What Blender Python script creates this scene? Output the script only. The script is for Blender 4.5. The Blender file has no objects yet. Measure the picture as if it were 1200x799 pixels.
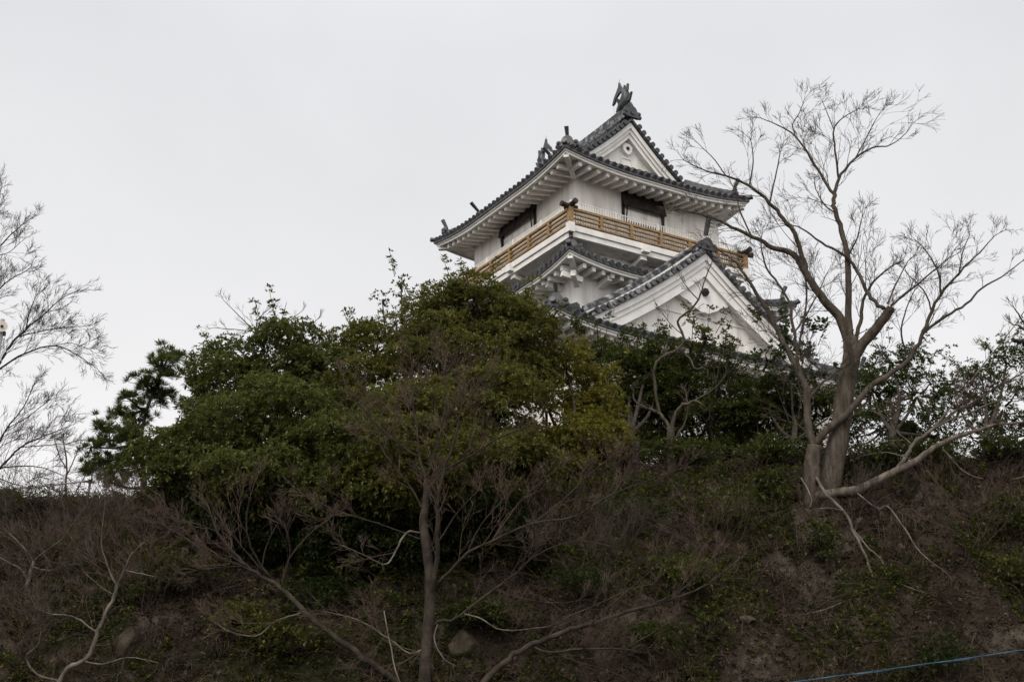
import bpy, math, random
import numpy as np
from mathutils import Vector, noise
R = math.radians
random.seed(11)
rng = np.random.default_rng(11)
S = bpy.context.scene

# ------------------------------------------------------------------ camera
CAM_H = 1.6
PITCH = math.atan(0.375)
FPX = 1667.0                                    # focal length in pixels of a 1200 px wide picture (50 mm)
cam = bpy.data.cameras.new('camera'); cam_o = bpy.data.objects.new('camera', cam)
S.collection.objects.link(cam_o); S.camera = cam_o
cam.sensor_width = 36; cam.lens = FPX / 1200 * 36
cam.clip_end = 6000
cam_o.location = (0, 0, CAM_H); cam_o.rotation_euler = (math.pi / 2 + PITCH, 0, 0)

# ------------------------------------------------------------------ sky and sun (overcast)
SUN_EL, SUN_AZ = R(46), R(205)                  # azimuth clockwise from +Y: behind the camera, a little to the left
w = bpy.data.worlds.new('World'); S.world = w; w.use_nodes = True
nt = w.node_tree; nt.nodes.clear()
def N(t, k, **kw):
    n = t.nodes.new(k)
    for a, b in kw.items(): setattr(n, a, b)
    return n
out = N(nt, 'ShaderNodeOutputWorld'); bg = N(nt, 'ShaderNodeBackground')
sky = N(nt, 'ShaderNodeTexSky', sky_type='NISHITA', sun_disc=False, sun_elevation=SUN_EL, sun_rotation=SUN_AZ)
sky.dust_density = 4.0
tc = N(nt, 'ShaderNodeTexCoord'); sx = N(nt, 'ShaderNodeSeparateXYZ')
nt.links.new(tc.outputs['Generated'], sx.inputs[0])
ramp = N(nt, 'ShaderNodeValToRGB')
e = ramp.color_ramp.elements
e[0].position = 0.0; e[0].color = (8.9, 8.6, 8.5, 1)
e[1].position = 1.0; e[1].color = (11.0, 11.2, 11.6, 1)
for p, c in ((0.22, (8.5, 8.3, 8.25, 1)), (0.36, (7.75, 7.72, 7.8, 1)), (0.53, (6.95, 7.0, 7.15, 1)), (0.66, (7.8, 7.95, 8.3, 1))):
    q = e.new(p); q.color = c
nt.links.new(sx.outputs['Z'], ramp.inputs[0])
# cloud deck is thinner (brighter) towards the veiled sun behind the camera
mr = N(nt, 'ShaderNodeMapRange'); mr.inputs[1].default_value = 0.0; mr.inputs[2].default_value = -1.0
mr.inputs[3].default_value = 1.0; mr.inputs[4].default_value = 1.6
nt.links.new(sx.outputs['Y'], mr.inputs[0])
nz = N(nt, 'ShaderNodeTexNoise'); nz.inputs['Scale'].default_value = 2.6; nz.inputs['Detail'].default_value = 7
nt.links.new(tc.outputs['Generated'], nz.inputs['Vector'])
mr2 = N(nt, 'ShaderNodeMapRange'); mr2.inputs[1].default_value = 0.3; mr2.inputs[2].default_value = 0.7
mr2.inputs[3].default_value = 0.93; mr2.inputs[4].default_value = 1.07
nt.links.new(nz.outputs[0], mr2.inputs[0])
mul = N(nt, 'ShaderNodeMath', operation='MULTIPLY')
nt.links.new(mr.outputs[0], mul.inputs[0]); nt.links.new(mr2.outputs[0], mul.inputs[1])
vm = N(nt, 'ShaderNodeVectorMath', operation='SCALE')
nt.links.new(ramp.outputs[0], vm.inputs[0]); nt.links.new(mul.outputs[0], vm.inputs['Scale'])
mx = N(nt, 'ShaderNodeMix', data_type='RGBA'); mx.inputs[0].default_value = 0.95
nt.links.new(sky.outputs[0], mx.inputs[6]); nt.links.new(vm.outputs[0], mx.inputs[7])
nt.links.new(mx.outputs[2], bg.inputs[0]); bg.inputs[1].default_value = 0.1
nt.links.new(bg.outputs[0], out.inputs[0])
sun = bpy.data.lights.new('sun', 'SUN'); sun.energy = 1.5; sun.angle = R(25); sun.color = (1.0, 0.93, 0.84)
sun_o = bpy.data.objects.new('sun', sun); S.collection.objects.link(sun_o)
sd = Vector((math.sin(SUN_AZ) * math.cos(SUN_EL), math.cos(SUN_AZ) * math.cos(SUN_EL), math.sin(SUN_EL)))
sun_o.rotation_euler = sd.to_track_quat('Z', 'Y').to_euler()
S.view_settings.view_transform = 'Standard'; S.view_settings.look = 'None'
S.view_settings.exposure = 0.18; S.view_settings.gamma = 1.0; S.view_settings.use_curve_mapping = False

# ------------------------------------------------------------------ helpers
CP, SP = math.cos(PITCH), math.sin(PITCH)
def at(x, y, Y):
    """world point at distance Y in front of the camera seen at photo pixel x, y"""
    a = (x - 600) / FPX; b = (399.5 - y) / FPX
    k = Y / (CP - b * SP)
    return Vector((a * k, Y, CAM_H + (SP + b * CP) * k))
def mpp(Y): return Y / FPX / CP * 1.0           # metres per photo pixel, roughly
def material(name, col, rough=0.8, col2=None, scale=3.0, bump=0.0, bscale=20, attr=None, spec=0.15, detail=6, stretch=None, lo=0.35, hi=0.65):
    m = bpy.data.materials.new(name); m.use_nodes = True
    t = m.node_tree; b = t.nodes['Principled BSDF']
    b.inputs['Roughness'].default_value = rough
    b.inputs['Specular IOR Level'].default_value = spec
    b.inputs['Base Color'].default_value = (*col, 1)
    co = N(t, 'ShaderNodeTexCoord')
    vec = co.outputs['Object']
    if stretch:
        mp = N(t, 'ShaderNodeMapping'); mp.inputs['Scale'].default_value = stretch
        t.links.new(vec, mp.inputs[0]); vec = mp.outputs[0]
    if col2:
        nz = N(t, 'ShaderNodeTexNoise'); nz.inputs['Scale'].default_value = scale; nz.inputs['Detail'].default_value = detail
        t.links.new(vec, nz.inputs['Vector'])
        rp = N(t, 'ShaderNodeValToRGB')
        rp.color_ramp.elements[0].position = lo; rp.color_ramp.elements[0].color = (*col, 1)
        rp.color_ramp.elements[1].position = hi; rp.color_ramp.elements[1].color = (*col2, 1)
        t.links.new(nz.outputs[0], rp.inputs[0]); t.links.new(rp.outputs[0], b.inputs['Base Color'])
    if attr:
        an = N(t, 'ShaderNodeAttribute', attribute_name=attr)
        t.links.new(an.outputs['Color'], b.inputs['Base Color'])
    if bump:
        nb = N(t, 'ShaderNodeTexNoise'); nb.inputs['Scale'].default_value = bscale; nb.inputs['Detail'].default_value = 8
        t.links.new(vec, nb.inputs['Vector'])
        bp = N(t, 'ShaderNodeBump'); bp.inputs['Strength'].default_value = bump; bp.inputs['Distance'].default_value = 0.05
        t.links.new(nb.outputs[0], bp.inputs['Height']); t.links.new(bp.outputs[0], b.inputs['Normal'])
    return m
M = {}
M['plaster'] = material('white_plaster', (0.63, 0.595, 0.54), 0.85, (0.85, 0.82, 0.775), 1.3, 0.08, 6, stretch=(2.2, 2.2, 0.3), lo=0.3, hi=0.55)
M['trim'] = material('white_painted_trim', (0.74, 0.715, 0.67), 0.75, (0.86, 0.84, 0.80), 2.0)
M['tile'] = material('grey_roof_tile', (0.016, 0.017, 0.019), 0.42, (0.07, 0.071, 0.074), 3.2, 0.15, 14, lo=0.3, hi=0.7, spec=0.5)
M['tile_pale'] = material('glint_flecked_roof_tile', (0.025, 0.026, 0.03), 0.4, (0.36, 0.36, 0.36), 3.5, 0.2, 12, lo=0.46, hi=0.7, spec=0.5)  # pale flecks in the colour imitate sky reflections on the tiles
M['black'] = material('blackened_timber', (0.022, 0.018, 0.016), 0.6, (0.05, 0.04, 0.034), 3, 0.1, 20)
M['wood'] = material('honey_timber', (0.20, 0.125, 0.058), 0.65, (0.38, 0.255, 0.13), 5, 0.1, 12, stretch=(1, 1, 4))
M['stone'] = material('stone_base', (0.17, 0.16, 0.145), 0.9, (0.30, 0.285, 0.26), 1.6, 0.6, 4)
M['bark'] = material('grey_brown_bark', (0.036, 0.029, 0.022), 0.9, (0.122, 0.099, 0.076), 9, 0.9, 30, stretch=(1, 1, 0.22), lo=0.3, hi=0.7)
M['bark_pale'] = material('pale_bark', (0.06, 0.05, 0.04), 0.9, (0.18, 0.152, 0.122), 6, 0.4, 22, stretch=(1, 1, 0.35))
M['twig'] = material('twig_bark', (0.045, 0.035, 0.028), 0.85, (0.08, 0.062, 0.049), 3)
M['twig_red'] = material('reddish_twig_bark', (0.050, 0.035, 0.026), 0.85, (0.096, 0.067, 0.050), 2)
M['bark_dark'] = material('dark_bark', (0.025, 0.02, 0.015), 0.9, (0.06, 0.048, 0.036), 5, 0.4, 22)
M['leaf'] = material('leaf', (0.04, 0.06, 0.02), 0.55, attr='tint', spec=0.14)
def leaf_light(m):
    t = m.node_tree; b = t.nodes['Principled BSDF']; o = [n for n in t.nodes if n.type == 'OUTPUT_MATERIAL'][0]
    tr = N(t, 'ShaderNodeBsdfTranslucent'); mix = N(t, 'ShaderNodeMixShader'); mix.inputs[0].default_value = 0.28
    an = [n for n in t.nodes if n.type == 'ATTRIBUTE'][0]
    g = N(t, 'ShaderNodeMix', data_type='RGBA', blend_type='MULTIPLY'); g.inputs[0].default_value = 1.0; g.inputs[7].default_value = (1.3, 1.5, 0.95, 1)
    t.links.new(an.outputs['Color'], g.inputs[6]); t.links.new(g.outputs[2], tr.inputs[0])
    t.links.new(b.outputs[0], mix.inputs[1]); t.links.new(tr.outputs[0], mix.inputs[2]); t.links.new(mix.outputs[0], o.inputs[0])
leaf_light(M['leaf'])
M['dry'] = material('dry_stuff', (0.1, 0.08, 0.05), 0.9, attr='tint', spec=0.05)
M['rock'] = material('rock', (0.028, 0.022, 0.015), 0.95, (0.075, 0.060, 0.042), 3.5, 0.7, 9)
M['cable'] = material('blue_cable_sheath', (0.03, 0.065, 0.105), 0.7, (0.07, 0.13, 0.19), 8)
M['steel'] = material('galvanised_steel', (0.30, 0.30, 0.30), 0.5, (0.42, 0.42, 0.41), 5)
M['cream'] = material('cream_enamel', (0.62, 0.57, 0.48), 0.5, (0.70, 0.66, 0.58), 9)
M['asphalt'] = material('asphalt', (0.045, 0.045, 0.046), 0.9, (0.06, 0.06, 0.06), 8, 0.2, 60)

def link(name, me, mat=None, parent=None, smooth=False):
    o = bpy.data.objects.new(name, me); S.collection.objects.link(o)
    if mat is not None and len(me.materials) == 0: me.materials.append(mat)
    if parent is not None: o.parent = parent
    if smooth: me.polygons.foreach_set('use_smooth', np.ones(len(me.polygons), dtype=bool))
    return o
def tag(o, label=None, cat=None, group=None, kind=None):
    if label: o['label'] = label
    if cat: o['category'] = cat
    if group: o['group'] = group
    if kind: o['kind'] = kind
    return o
def empty(name, loc, rz=0, **kw):
    o = bpy.data.objects.new(name, None); S.collection.objects.link(o)
    o.location = loc; o.rotation_euler = (0, 0, rz); o.empty_display_size = 0.3
    return tag(o, **kw)
class MB:
    def __init__(s, off=(0, 0, 0)):
        s.v = []; s.f = []; s.off = Vector(off)
    def add(s, vs, fs):
        b = len(s.v); s.v += [tuple(Vector(p) - s.off) for p in vs]; s.f += [tuple(i + b for i in q) for q in fs]
    def box(s, lo, hi):
        x0, y0, z0 = lo; x1, y1, z1 = hi
        s.add([(x0, y0, z0), (x1, y0, z0), (x1, y1, z0), (x0, y1, z0), (x0, y0, z1), (x1, y0, z1), (x1, y1, z1), (x0, y1, z1)],
              [(0, 3, 2, 1), (4, 5, 6, 7), (0, 1, 5, 4), (1, 2, 6, 5), (2, 3, 7, 6), (3, 0, 4, 7)])
    def beam(s, a, b, wd, ht, up=(0, 0, 1), w2=None, h2=None):
        a = Vector(a); b = Vector(b); d = (b - a).normalized(); up = Vector(up)
        sd = d.cross(up).normalized(); u = sd.cross(d)
        w2 = wd if w2 is None else w2; h2 = ht if h2 is None else h2
        vs = []
        for p, ww, hh in ((a, wd, ht), (b, w2, h2)):
            for i, j in ((-1, -1), (1, -1), (1, 1), (-1, 1)):
                vs.append(p + sd * (ww / 2 * i) + u * (hh / 2 * j))
        s.add(vs, [(0, 3, 2, 1), (4, 5, 6, 7), (0, 1, 5, 4), (1, 2, 6, 5), (2, 3, 7, 6), (3, 0, 4, 7)])
    def tube(s, pts, rad, n=6, cap=True):
        pts = [Vector(p) for p in pts]; m = len(pts)
        if not hasattr(rad, '__len__'): rad = [rad] * m
        ref = Vector((0.31, 0.17, 0.93)); vs = []
        for i, p in enumerate(pts):
            d = (pts[min(i + 1, m - 1)] - pts[max(i - 1, 0)])
            d = d.normalized() if d.length > 1e-9 else Vector((0, 0, 1))
            sd = d.cross(ref)
            if sd.length < 0.05: sd = d.cross(Vector((1, 0, 0)))
            sd.normalize(); u = d.cross(sd)
            for k in range(n):
                a = 2 * math.pi * k / n
                vs.append(p + (sd * math.cos(a) + u * math.sin(a)) * rad[i])
        fs = []
        for i in range(m - 1):
            for k in range(n):
                k2 = (k + 1) % n
                fs.append((i * n + k, i * n + k2, (i + 1) * n + k2, (i + 1) * n + k))
        if cap:
            fs.append(tuple(range(n))[::-1]); fs.append(tuple((m - 1) * n + k for k in range(n)))
        s.add(vs, fs)
    def prism(s, poly, fn, t0, t1):
        """polygon (a, b) extruded from t0 to t1; fn(a, b, t) -> point"""
        n = len(poly)
        vs = [fn(a, b, t0) for a, b in poly] + [fn(a, b, t1) for a, b in poly]
        s.add(vs, [tuple(range(n)), tuple(range(2 * n - 1, n - 1, -1))] + [(i, i + n, (i + 1) % n + n, (i + 1) % n) for i in range(n)])
    def ball(s, c, r, n=8, m=6):
        c = Vector(c); r = Vector(r) if hasattr(r, '__len__') else Vector((r, r, r)); vs = []
        for i in range(1, m):
            a = math.pi * i / m
            for k in range(n):
                b = 2 * math.pi * k / n
                vs.append(c + Vector((math.sin(a) * math.cos(b) * r.x, math.sin(a) * math.sin(b) * r.y, math.cos(a) * r.z)))
        vs += [c + Vector((0, 0, r.z)), c - Vector((0, 0, r.z))]
        t, bt = len(vs) - 2, len(vs) - 1
        fs = [(i * n + k, (i + 1) * n + k, (i + 1) * n + (k + 1) % n, i * n + (k + 1) % n) for i in range(m - 2) for k in range(n)]
        fs += [(t, k, (k + 1) % n) for k in range(n)] + [(bt, (m - 2) * n + (k + 1) % n, (m - 2) * n + k) for k in range(n)]
        s.add(vs, fs)
    def build(s, name, mat, parent=None, smooth=False):
        me = bpy.data.meshes.new(name); me.from_pydata(s.v, [], s.f); me.update()
        return link(name, me, mat, parent, smooth)

# ------------------------------------------------------------------ ground and hillside
def crest_px(x):
    xs = [-900, 0, 160, 330, 450, 600, 700, 860, 1000, 1200, 2000]; ys = [590, 584, 586, 575, 565, 560, 552, 546, 546, 540, 540]
    return float(np.interp(x, xs, ys))
def hill(x, y):
    px = 600 + x / 31 * FPX * CP
    zc = at(600, crest_px(px), 31).z
    z = float(np.interp(y, [18, 24.6, 25.8, 26.8, 28.0, 29.2, 30.2, 31, 32.2, 36, 60, 90, 130], [-0.6, 2.4, 4.2, 5.9, 7.5, zc - 1.15, zc - 0.35, zc, zc + 0.12, zc, zc, zc - 1, -1]))
    side = np.interp(abs(x), [34, 60], [1, 0]); z = z * side - (1 - side)
    act = float(np.interp(y, [21, 25, 31, 33, 36], [0, 1, 0.75, 0.35, 0.25]))
    n = noise.fractal(Vector((x * 0.35, y * 0.5, 1.3)), 1.0, 2.0, 3) * 0.55 + noise.fractal(Vector((x * 1.1, y * 1.3, 5.1)), 0.9, 2.1, 4) * 0.26
    n += abs(noise.noise(Vector((x * 1.3, y * 2.0, 9.0)))) * 0.75 + abs(noise.noise(Vector((x * 4.2, y * 5.0, 2.0)))) * 0.22 - 0.3
    return z + n * act
def grid_sheet(name, xs, ys, fn):
    nx, ny = len(xs), len(ys)
    v = [(x, y, fn(x, y)) for y in ys for x in xs]
    f = [(j * nx + i, j * nx + i + 1, (j + 1) * nx + i + 1, (j + 1) * nx + i) for j in range(ny - 1) for i in range(nx - 1)]
    me = bpy.data.meshes.new(name); me.from_pydata(v, [], f); me.update()
    return me
def soil_material():
    m = bpy.data.materials.new('hillside_soil'); m.use_nodes = True
    t = m.node_tree; b = t.nodes['Principled BSDF']; b.inputs['Roughness'].default_value = 0.95
    b.inputs['Specular IOR Level'].default_value = 0.05
    co = N(t, 'ShaderNodeTexCoord')
    def layer(scale, lo, hi, c1, c2, detail=8):
        n = N(t, 'ShaderNodeTexNoise'); n.inputs['Scale'].default_value = scale; n.inputs['Detail'].default_value = detail
        t.links.new(co.outputs['Object'], n.inputs['Vector'])
        r = N(t, 'ShaderNodeValToRGB'); r.color_ramp.elements[0].position = lo; r.color_ramp.elements[1].position = hi
        r.color_ramp.elements[0].color = (*c1, 1); r.color_ramp.elements[1].color = (*c2, 1)
        t.links.new(n.outputs[0], r.inputs[0]); return r.outputs[0]
    a = layer(1.3, 0.35, 0.7, (0.017, 0.0132, 0.0088), (0.048, 0.0375, 0.026))
    g = layer(0.8, 0.4, 0.65, (0.018, 0.020, 0.008), (0.034, 0.030, 0.016))
    k = layer(0.45, 0.52, 0.66, (0, 0, 0), (1, 1, 1), 5)
    mx = N(t, 'ShaderNodeMix', data_type='RGBA'); t.links.new(k, mx.inputs[0]); t.links.new(a, mx.inputs[6]); t.links.new(g, mx.inputs[7])
    s = layer(9, 0.62, 0.72, (0, 0, 0), (1, 1, 1), 3)
    mx2 = N(t, 'ShaderNodeMix', data_type='RGBA'); t.links.new(s, mx2.inputs[0]); t.links.new(mx.outputs[2], mx2.inputs[6]); mx2.inputs[7].default_value = (0.10, 0.088, 0.072, 1)
    rk_ = layer(0.75, 0.55, 0.62, (0, 0, 0), (1, 1, 1), 9); rc = layer(5, 0.35, 0.7, (0.040, 0.032, 0.024), (0.108, 0.088, 0.067), 9)
    mx3 = N(t, 'ShaderNodeMix', data_type='RGBA'); t.links.new(rk_, mx3.inputs[0]); t.links.new(mx2.outputs[2], mx3.inputs[6]); t.links.new(rc, mx3.inputs[7])
    t.links.new(mx3.outputs[2], b.inputs['Base Color'])
    nb = N(t, 'ShaderNodeTexNoise'); nb.inputs['Scale'].default_value = 7; nb.inputs['Detail'].default_value = 10
    t.links.new(co.outputs['Object'], nb.inputs['Vector'])
    bp = N(t, 'ShaderNodeBump'); bp.inputs['Strength'].default_value = 1.0; bp.inputs['Distance'].default_value = 0.22
    t.links.new(nb.outputs[0], bp.inputs['Height']); t.links.new(bp.outputs[0], b.inputs['Normal'])
    return m
tag(link('ground', grid_sheet('ground', [-2500, -60, 60, 2500], [-2500, 18, 130, 2500], lambda x, y: 0.0), M['asphalt']), kind='structure')
xs = [-70, -55, -45, -36, -28, -22, -18] + list(np.arange(-15.5, 15.6, 0.12)) + [18, 22, 28, 36, 45, 55, 70]
ys = [18, 20, 22, 23.4] + list(np.arange(24.2, 33, 0.09)) + list(np.arange(33.3, 38, 0.5)) + [40, 44, 50, 60, 75, 90, 110, 130]
tag(link('hillside', grid_sheet('hillside', xs, ys, hill), soil_material(), smooth=True), kind='structure')
def on_hill(x, y, lo=24.3, hi=36):
    """hill point seen at photo pixel x, y"""
    Y = lo
    while Y < hi:
        p = at(x, y, Y)
        if p.z <= hill(p.x, Y): return Vector((p.x, Y, hill(p.x, Y)))
        Y += 0.1
    p = at(x, y, hi); return Vector((p.x, hi, hill(p.x, hi)))

# ------------------------------------------------------------------ castle keep (local frame: u along the right face, v along the left face, z=0 at the balcony rail)
C0 = at(668, 243, 50.0)
AZ = R(31.4)
UC, VC, ZB = 4.4, 4.5, -15.6                   # keep's base centre in that frame
def fr(u, v, z): return Vector((u - UC, v - VC, z - ZB))
base_loc = C0 + Vector((math.cos(AZ) * UC - math.sin(AZ) * VC, math.sin(AZ) * UC + math.cos(AZ) * VC, ZB))
keep = empty('castle_keep', base_loc, AZ, label='white plastered castle keep with grey tiled tiers and a timber balcony on the wooded hill', cat='castle')
OFF = (UC, VC, ZB)
def kmb(): return MB(OFF)

# profile of a slope: rise after running d metres inwards
class Roof:
    def __init__(s, u0, u1, v0, v1, z, a, b, lift, reach, name):
        s.u0, s.u1, s.v0, s.v1, s.z, s.a, s.b, s.lift, s.reach = u0, u1, v0, v1, z, a, b, lift, reach
        s.name = name
    def side(s, k):
        # k: 0 front (v0), 1 left (u0), 2 back (v1), 3 right (u1) -> length and mapping (x along the eave, d inwards) -> u, v
        if k == 0: return s.u1 - s.u0, lambda x, d: (s.u0 + x, s.v0 + d)
        if k == 1: return s.v1 - s.v0, lambda x, d: (s.u0 + d, s.v0 + x)
        if k == 2: return s.u1 - s.u0, lambda x, d: (s.u0 + x, s.v1 - d)
        return s.v1 - s.v0, lambda x, d: (s.u1 - d, s.v0 + x)
    def up(s, x, L):
        c = min(x, L - x); t = max(0.0, 1 - max(c, 0) / s.reach)
        return s.lift * t * t
    def h(s, x, d, L):
        run = max(0.0, 1 - d / (s.reach * 0.8))
        return s.z + s.a * d + s.b * d * d + s.up(x, L) * run
    def pt(s, k, x, d, dz=0):
        L, f = s.side(k); u, v = f(x, d)
        return Vector((u, v, s.h(x, d, L) + dz))

def tile_row(mb, pts, r=0.085, cap=True):
    """one row of round cover tiles running down a slope (pts from eave to top), stepped tile by tile"""
    path = []; acc = [0.0]
    for i in range(1, len(pts)): acc.append(acc[-1] + (pts[i] - pts[i - 1]).length)
    tot = acc[-1]
    if tot < 0.1: return
    n = max(1, int(round(tot / 0.30)))
    def P(t):
        t = max(0, min(tot, t))
        for i in range(1, len(acc)):
            if t <= acc[i] + 1e-9:
                q = (t - acc[i - 1]) / max(1e-9, acc[i] - acc[i - 1]); return pts[i - 1].lerp(pts[i], q)
        return pts[-1]
    pp, rr = [], []
    for i in range(n):
        pp += [P(tot * i / n), P(tot * (i + 0.97) / n)]; rr += [r * 1.08, r * 0.86]
    if cap:
        d = (pts[0] - pts[1]).normalized()
        mb.tube([pts[0] + d * 0.07, pts[0] + d * 0.01], [r * 1.3, r * 1.3], 10)
    mb.tube(pp, rr, 7)

def slope_surface(mb, roof, k, dmax, hipped=True, x_in=0.0, nd=8, nx=40, thick=0.05):
    L, f = roof.side(k); rows = []
    for j in range(nd + 1):
        d = dmax * j / nd; lo = d if hipped else x_in
        rows.append([roof.pt(k, lo + (L - 2 * lo) * i / nx, d) for i in range(nx + 1)])
    vs = [p for r_ in rows for p in r_]; W = nx + 1
    mb.add(vs, [(j * W + i, j * W + i + 1, (j + 1) * W + i + 1, (j + 1) * W + i) for j in range(nd) for i in range(nx)])

def eave_parts(roof, parent, sides, depth, soffit_rise, rafters=True, sp=0.44, rw=0.15, rh=0.19):
    """dark tile edge, white stepped boards, soffit and rafters below the eave line of a roof"""
    edge, trim, soff = kmb(), kmb(), kmb()
    for k in range(4):
        L, f = roof.side(k); nx = 44
        prof = [(-0.02, -0.0), (-0.02, -0.13), (0.10, -0.13)]
        prof2 = [(0.05, -0.131), (0.05, -0.20), (0.10, -0.20), (0.10, -0.30), (0.22, -0.30)]
        for mb, pr in ((edge, prof), (trim, prof2)):
            vs = []
            for i in range(nx + 1):
                for d, dz in pr:
                    x = d + (L - 2 * d) * i / nx; u, v = f(x, d); vs.append((u, v, roof.z + roof.up(L * i / nx, L) + dz))
            m = len(pr)
            mb.add(vs, [(i * m + j, i * m + j + 1, (i + 1) * m + j + 1, (i + 1) * m + j) for i in range(nx) for j in range(m - 1)])
        vs = []
        for i in range(nx + 1):
            for d in (0.18, depth + 0.05):
                x = d + (L - 2 * d) * i / nx; u, v = f(x, d)
                vs.append((u, v, roof.z + roof.up(L * i / nx, L) * max(0, 1 - d / (depth * 1.4)) - 0.27 + soffit_rise * (d / depth)))
        soff.add(vs, [(i * 2, i * 2 + 1, i * 2 + 3, i * 2 + 2) for i in range(nx)])
    edge.build('tile_edge', M['tile'], parent); trim.build('eave_board', M['trim'], parent); soff.build('soffit', M['plaster'], parent)
    if rafters:
        for k in sides:
            L, f = roof.side(k); n = int(L / sp)
            for i in range(1, n):
                x = L * i / n
                c = min(x, L - x); d1 = min(depth, c - 0.12)
                if d1 < 0.35: continue
                def q(d):
                    u, v = f(x, d)
                    return (u, v, roof.z + roof.up(x, L) * max(0, 1 - d / (depth * 1.4)) - 0.295 - rh / 2 + soffit_rise * (d / depth))
                b = kmb(); b.beam(q(0.235), q(d1), rw, rh); b.build('rafter', M['trim'], parent)
    # hip rafters under the corners
    for (cu, cv, su, sv) in ((roof.u0, roof.v0, 1, 1), (roof.u1, roof.v0, -1, 1), (roof.u0, roof.v1, 1, -1), (roof.u1, roof.v1, -1, -1)):
        z0 = roof.z + roof.lift - 0.33
        b = kmb(); b.beam((cu + su * 0.16, cv + sv * 0.16, z0), (cu + su * depth, cv + sv * depth, roof.z - 0.38 + soffit_rise), 0.2, 0.26)
        b.build('hip_rafter', M['trim'], parent)

def ridge_along(mb, pts, wd=0.3, ht=0.34, courses=3):
    """stacked ridge tiles with a round cap row, following pts along its foot"""
    for c in range(courses):
        ww = wd * (1 - 0.16 * c)
        for i in range(len(pts) - 1):
            a = pts[i] + Vector((0, 0, ht * (c + 0.5) / courses)); b = pts[i + 1] + Vector((0, 0, ht * (c + 0.5) / courses))
            e_ = (b - a) * 0.02
            mb.beam(a - e_, b + e_, ww, ht / courses * 0.8)
        # dark joint between courses is the gap itself
    for i in range(len(pts) - 1):
        a = pts[i] + Vector((0, 0, ht)); b = pts[i + 1] + Vector((0, 0, ht))
        n = max(1, int((b - a).length / 0.3))
        for q in range(n):
            mb.tube([a.lerp(b, q / n), a.lerp(b, (q + 0.96) / n)], [0.098, 0.082], 8)

def ridge_end(p, dirv, parent, s=1.0, horn=True, lean=0.22):
    """ogre-face end tile: domed plate with side curls, a boss and a cylinder horn"""
    d = Vector(dirv).normalized(); sd = Vector((-d.y, d.x, 0)).normalized(); up = Vector((0, 0, 1))
    mb = kmb(); poly = []
    for i in range(13):
        a = math.pi * i / 12; poly.append((0.27 * math.cos(a), 0.22 + 0.33 * math.sin(a)))
    poly = [(0.36, -0.02), (0.38, 0.10)] + poly + [(-0.38, 0.10), (-0.36, -0.02)]
    fn = lambda a, b, t: p + sd * (a * s) + up * (b * s) + d * t
    mb.prism(poly, fn, -0.02, 0.13 * s)
    for q in (-1, 1):
        mb.ball(fn(q * 0.36, 0.22, 0.06), 0.12 * s); mb.ball(fn(q * 0.42, 0.07, 0.06), 0.10 * s)
    mb.tube([fn(0, 0.2, 0.10 * s), fn(0, 0.2, 0.19 * s)], 0.11 * s, 12)
    o = mb.build('ridge_end_tile', M['tile'], parent)
    if horn:
        hb = kmb(); a = fn(0, 0.45, 0.0); b = fn(0, 0.92, lean * s)
        hb.tube([a, a.lerp(b, 0.5), b], [0.07 * s, 0.085 * s, 0.1 * s], 10); hb.build('ridge_horn', M['tile'], parent)
    return o

def skirt(roof, parent_name, depth_in, label, sides, overhang_depth, soffit_rise, sp=0.33):
    mb = kmb()
    for k in range(4):
        slope_surface(mb, roof, k, depth_in)
        L, f = roof.side(k); n = int(round(L / sp))
        for i in range(1, n):
            x = L * i / n; dm = min(depth_in, min(x, L - x) - 0.05)
            if dm < 0.15: continue
            m = max(2, int(dm / 0.5) + 1)
            tile_row(mb, [roof.pt(k, x, dm * j / m, 0.035) for j in range(m + 1)])
    o = mb.build('roof', M['tile'], keep); o['label'] = label
    for ci, (k, x0) in enumerate(((0, 0), (0, 1), (2, 0), (2, 1))):
        L, f = roof.side(k)
        pts = []
        for j in range(9):
            d = 0.42 + (depth_in - 0.42) * j / 8; pts.append(roof.pt(k, d if x0 == 0 else L - d, d, 0.0))
        hb = kmb(); ridge_along(hb, pts, 0.28, 0.24, 2); hb.build('hip_ridge', M['tile'], o)
        ridge_end(pts[0] - Vector((0, 0, 0.02)), (pts[0] - pts[1]) * Vector((1, 1, 0)), o, 0.95)
        # the low corner cap tile
        cb = kmb(); e0 = roof.pt(k, 0 if x0 == 0 else L, 0, 0.05); cb.tube([pts[0] + Vector((0, 0, 0.06)), e0, e0 + (e0 - pts[0]).normalized() * 0.14 + Vector((0, 0, 0.05))], [0.09, 0.1, 0.11], 9)
        cb.build('corner_tile', M['tile'], o)
    eave_parts(roof, o, sides, overhang_depth, soffit_rise)
    return o

# walls
def walls(u0, u1, v0, v1, z0, z1, label):
    mb = kmb(); mb.box((u0, v0, z0), (u1, v1, z1)); o = mb.build('wall', M['plaster'], keep); o['label'] = label; return o
GU = 5.27
def stone_base():
    mb = kmb(); z0, z1 = -15.6, -10.6
    lo = (-1.9, -1.9, 12.9, 11.4); hi = (-1.2, -1.2, 12.2, 10.6)
    vs = [(lo[0], lo[1], z0), (lo[2], lo[1], z0), (lo[2], lo[3], z0), (lo[0], lo[3], z0), (hi[0], hi[1], z1), (hi[2], hi[1], z1), (hi[2], hi[3], z1), (hi[0], hi[3], z1)]
    mb.add(vs, [(0, 3, 2, 1), (4, 5, 6, 7), (0, 1, 5, 4), (1, 2, 6, 5), (2, 3, 7, 6), (3, 0, 4, 7)])
    mb.build('stone_base', M['stone'], keep)
stone_base()
walls(-1.0, 12.0, -1.0, 10.4, -10.6, -5.2, 'white wall of the lowest storey')
walls(0.80, 10.2, 0.80, 8.3, -5.2, -1.225, 'white wall of the middle storey')
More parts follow.
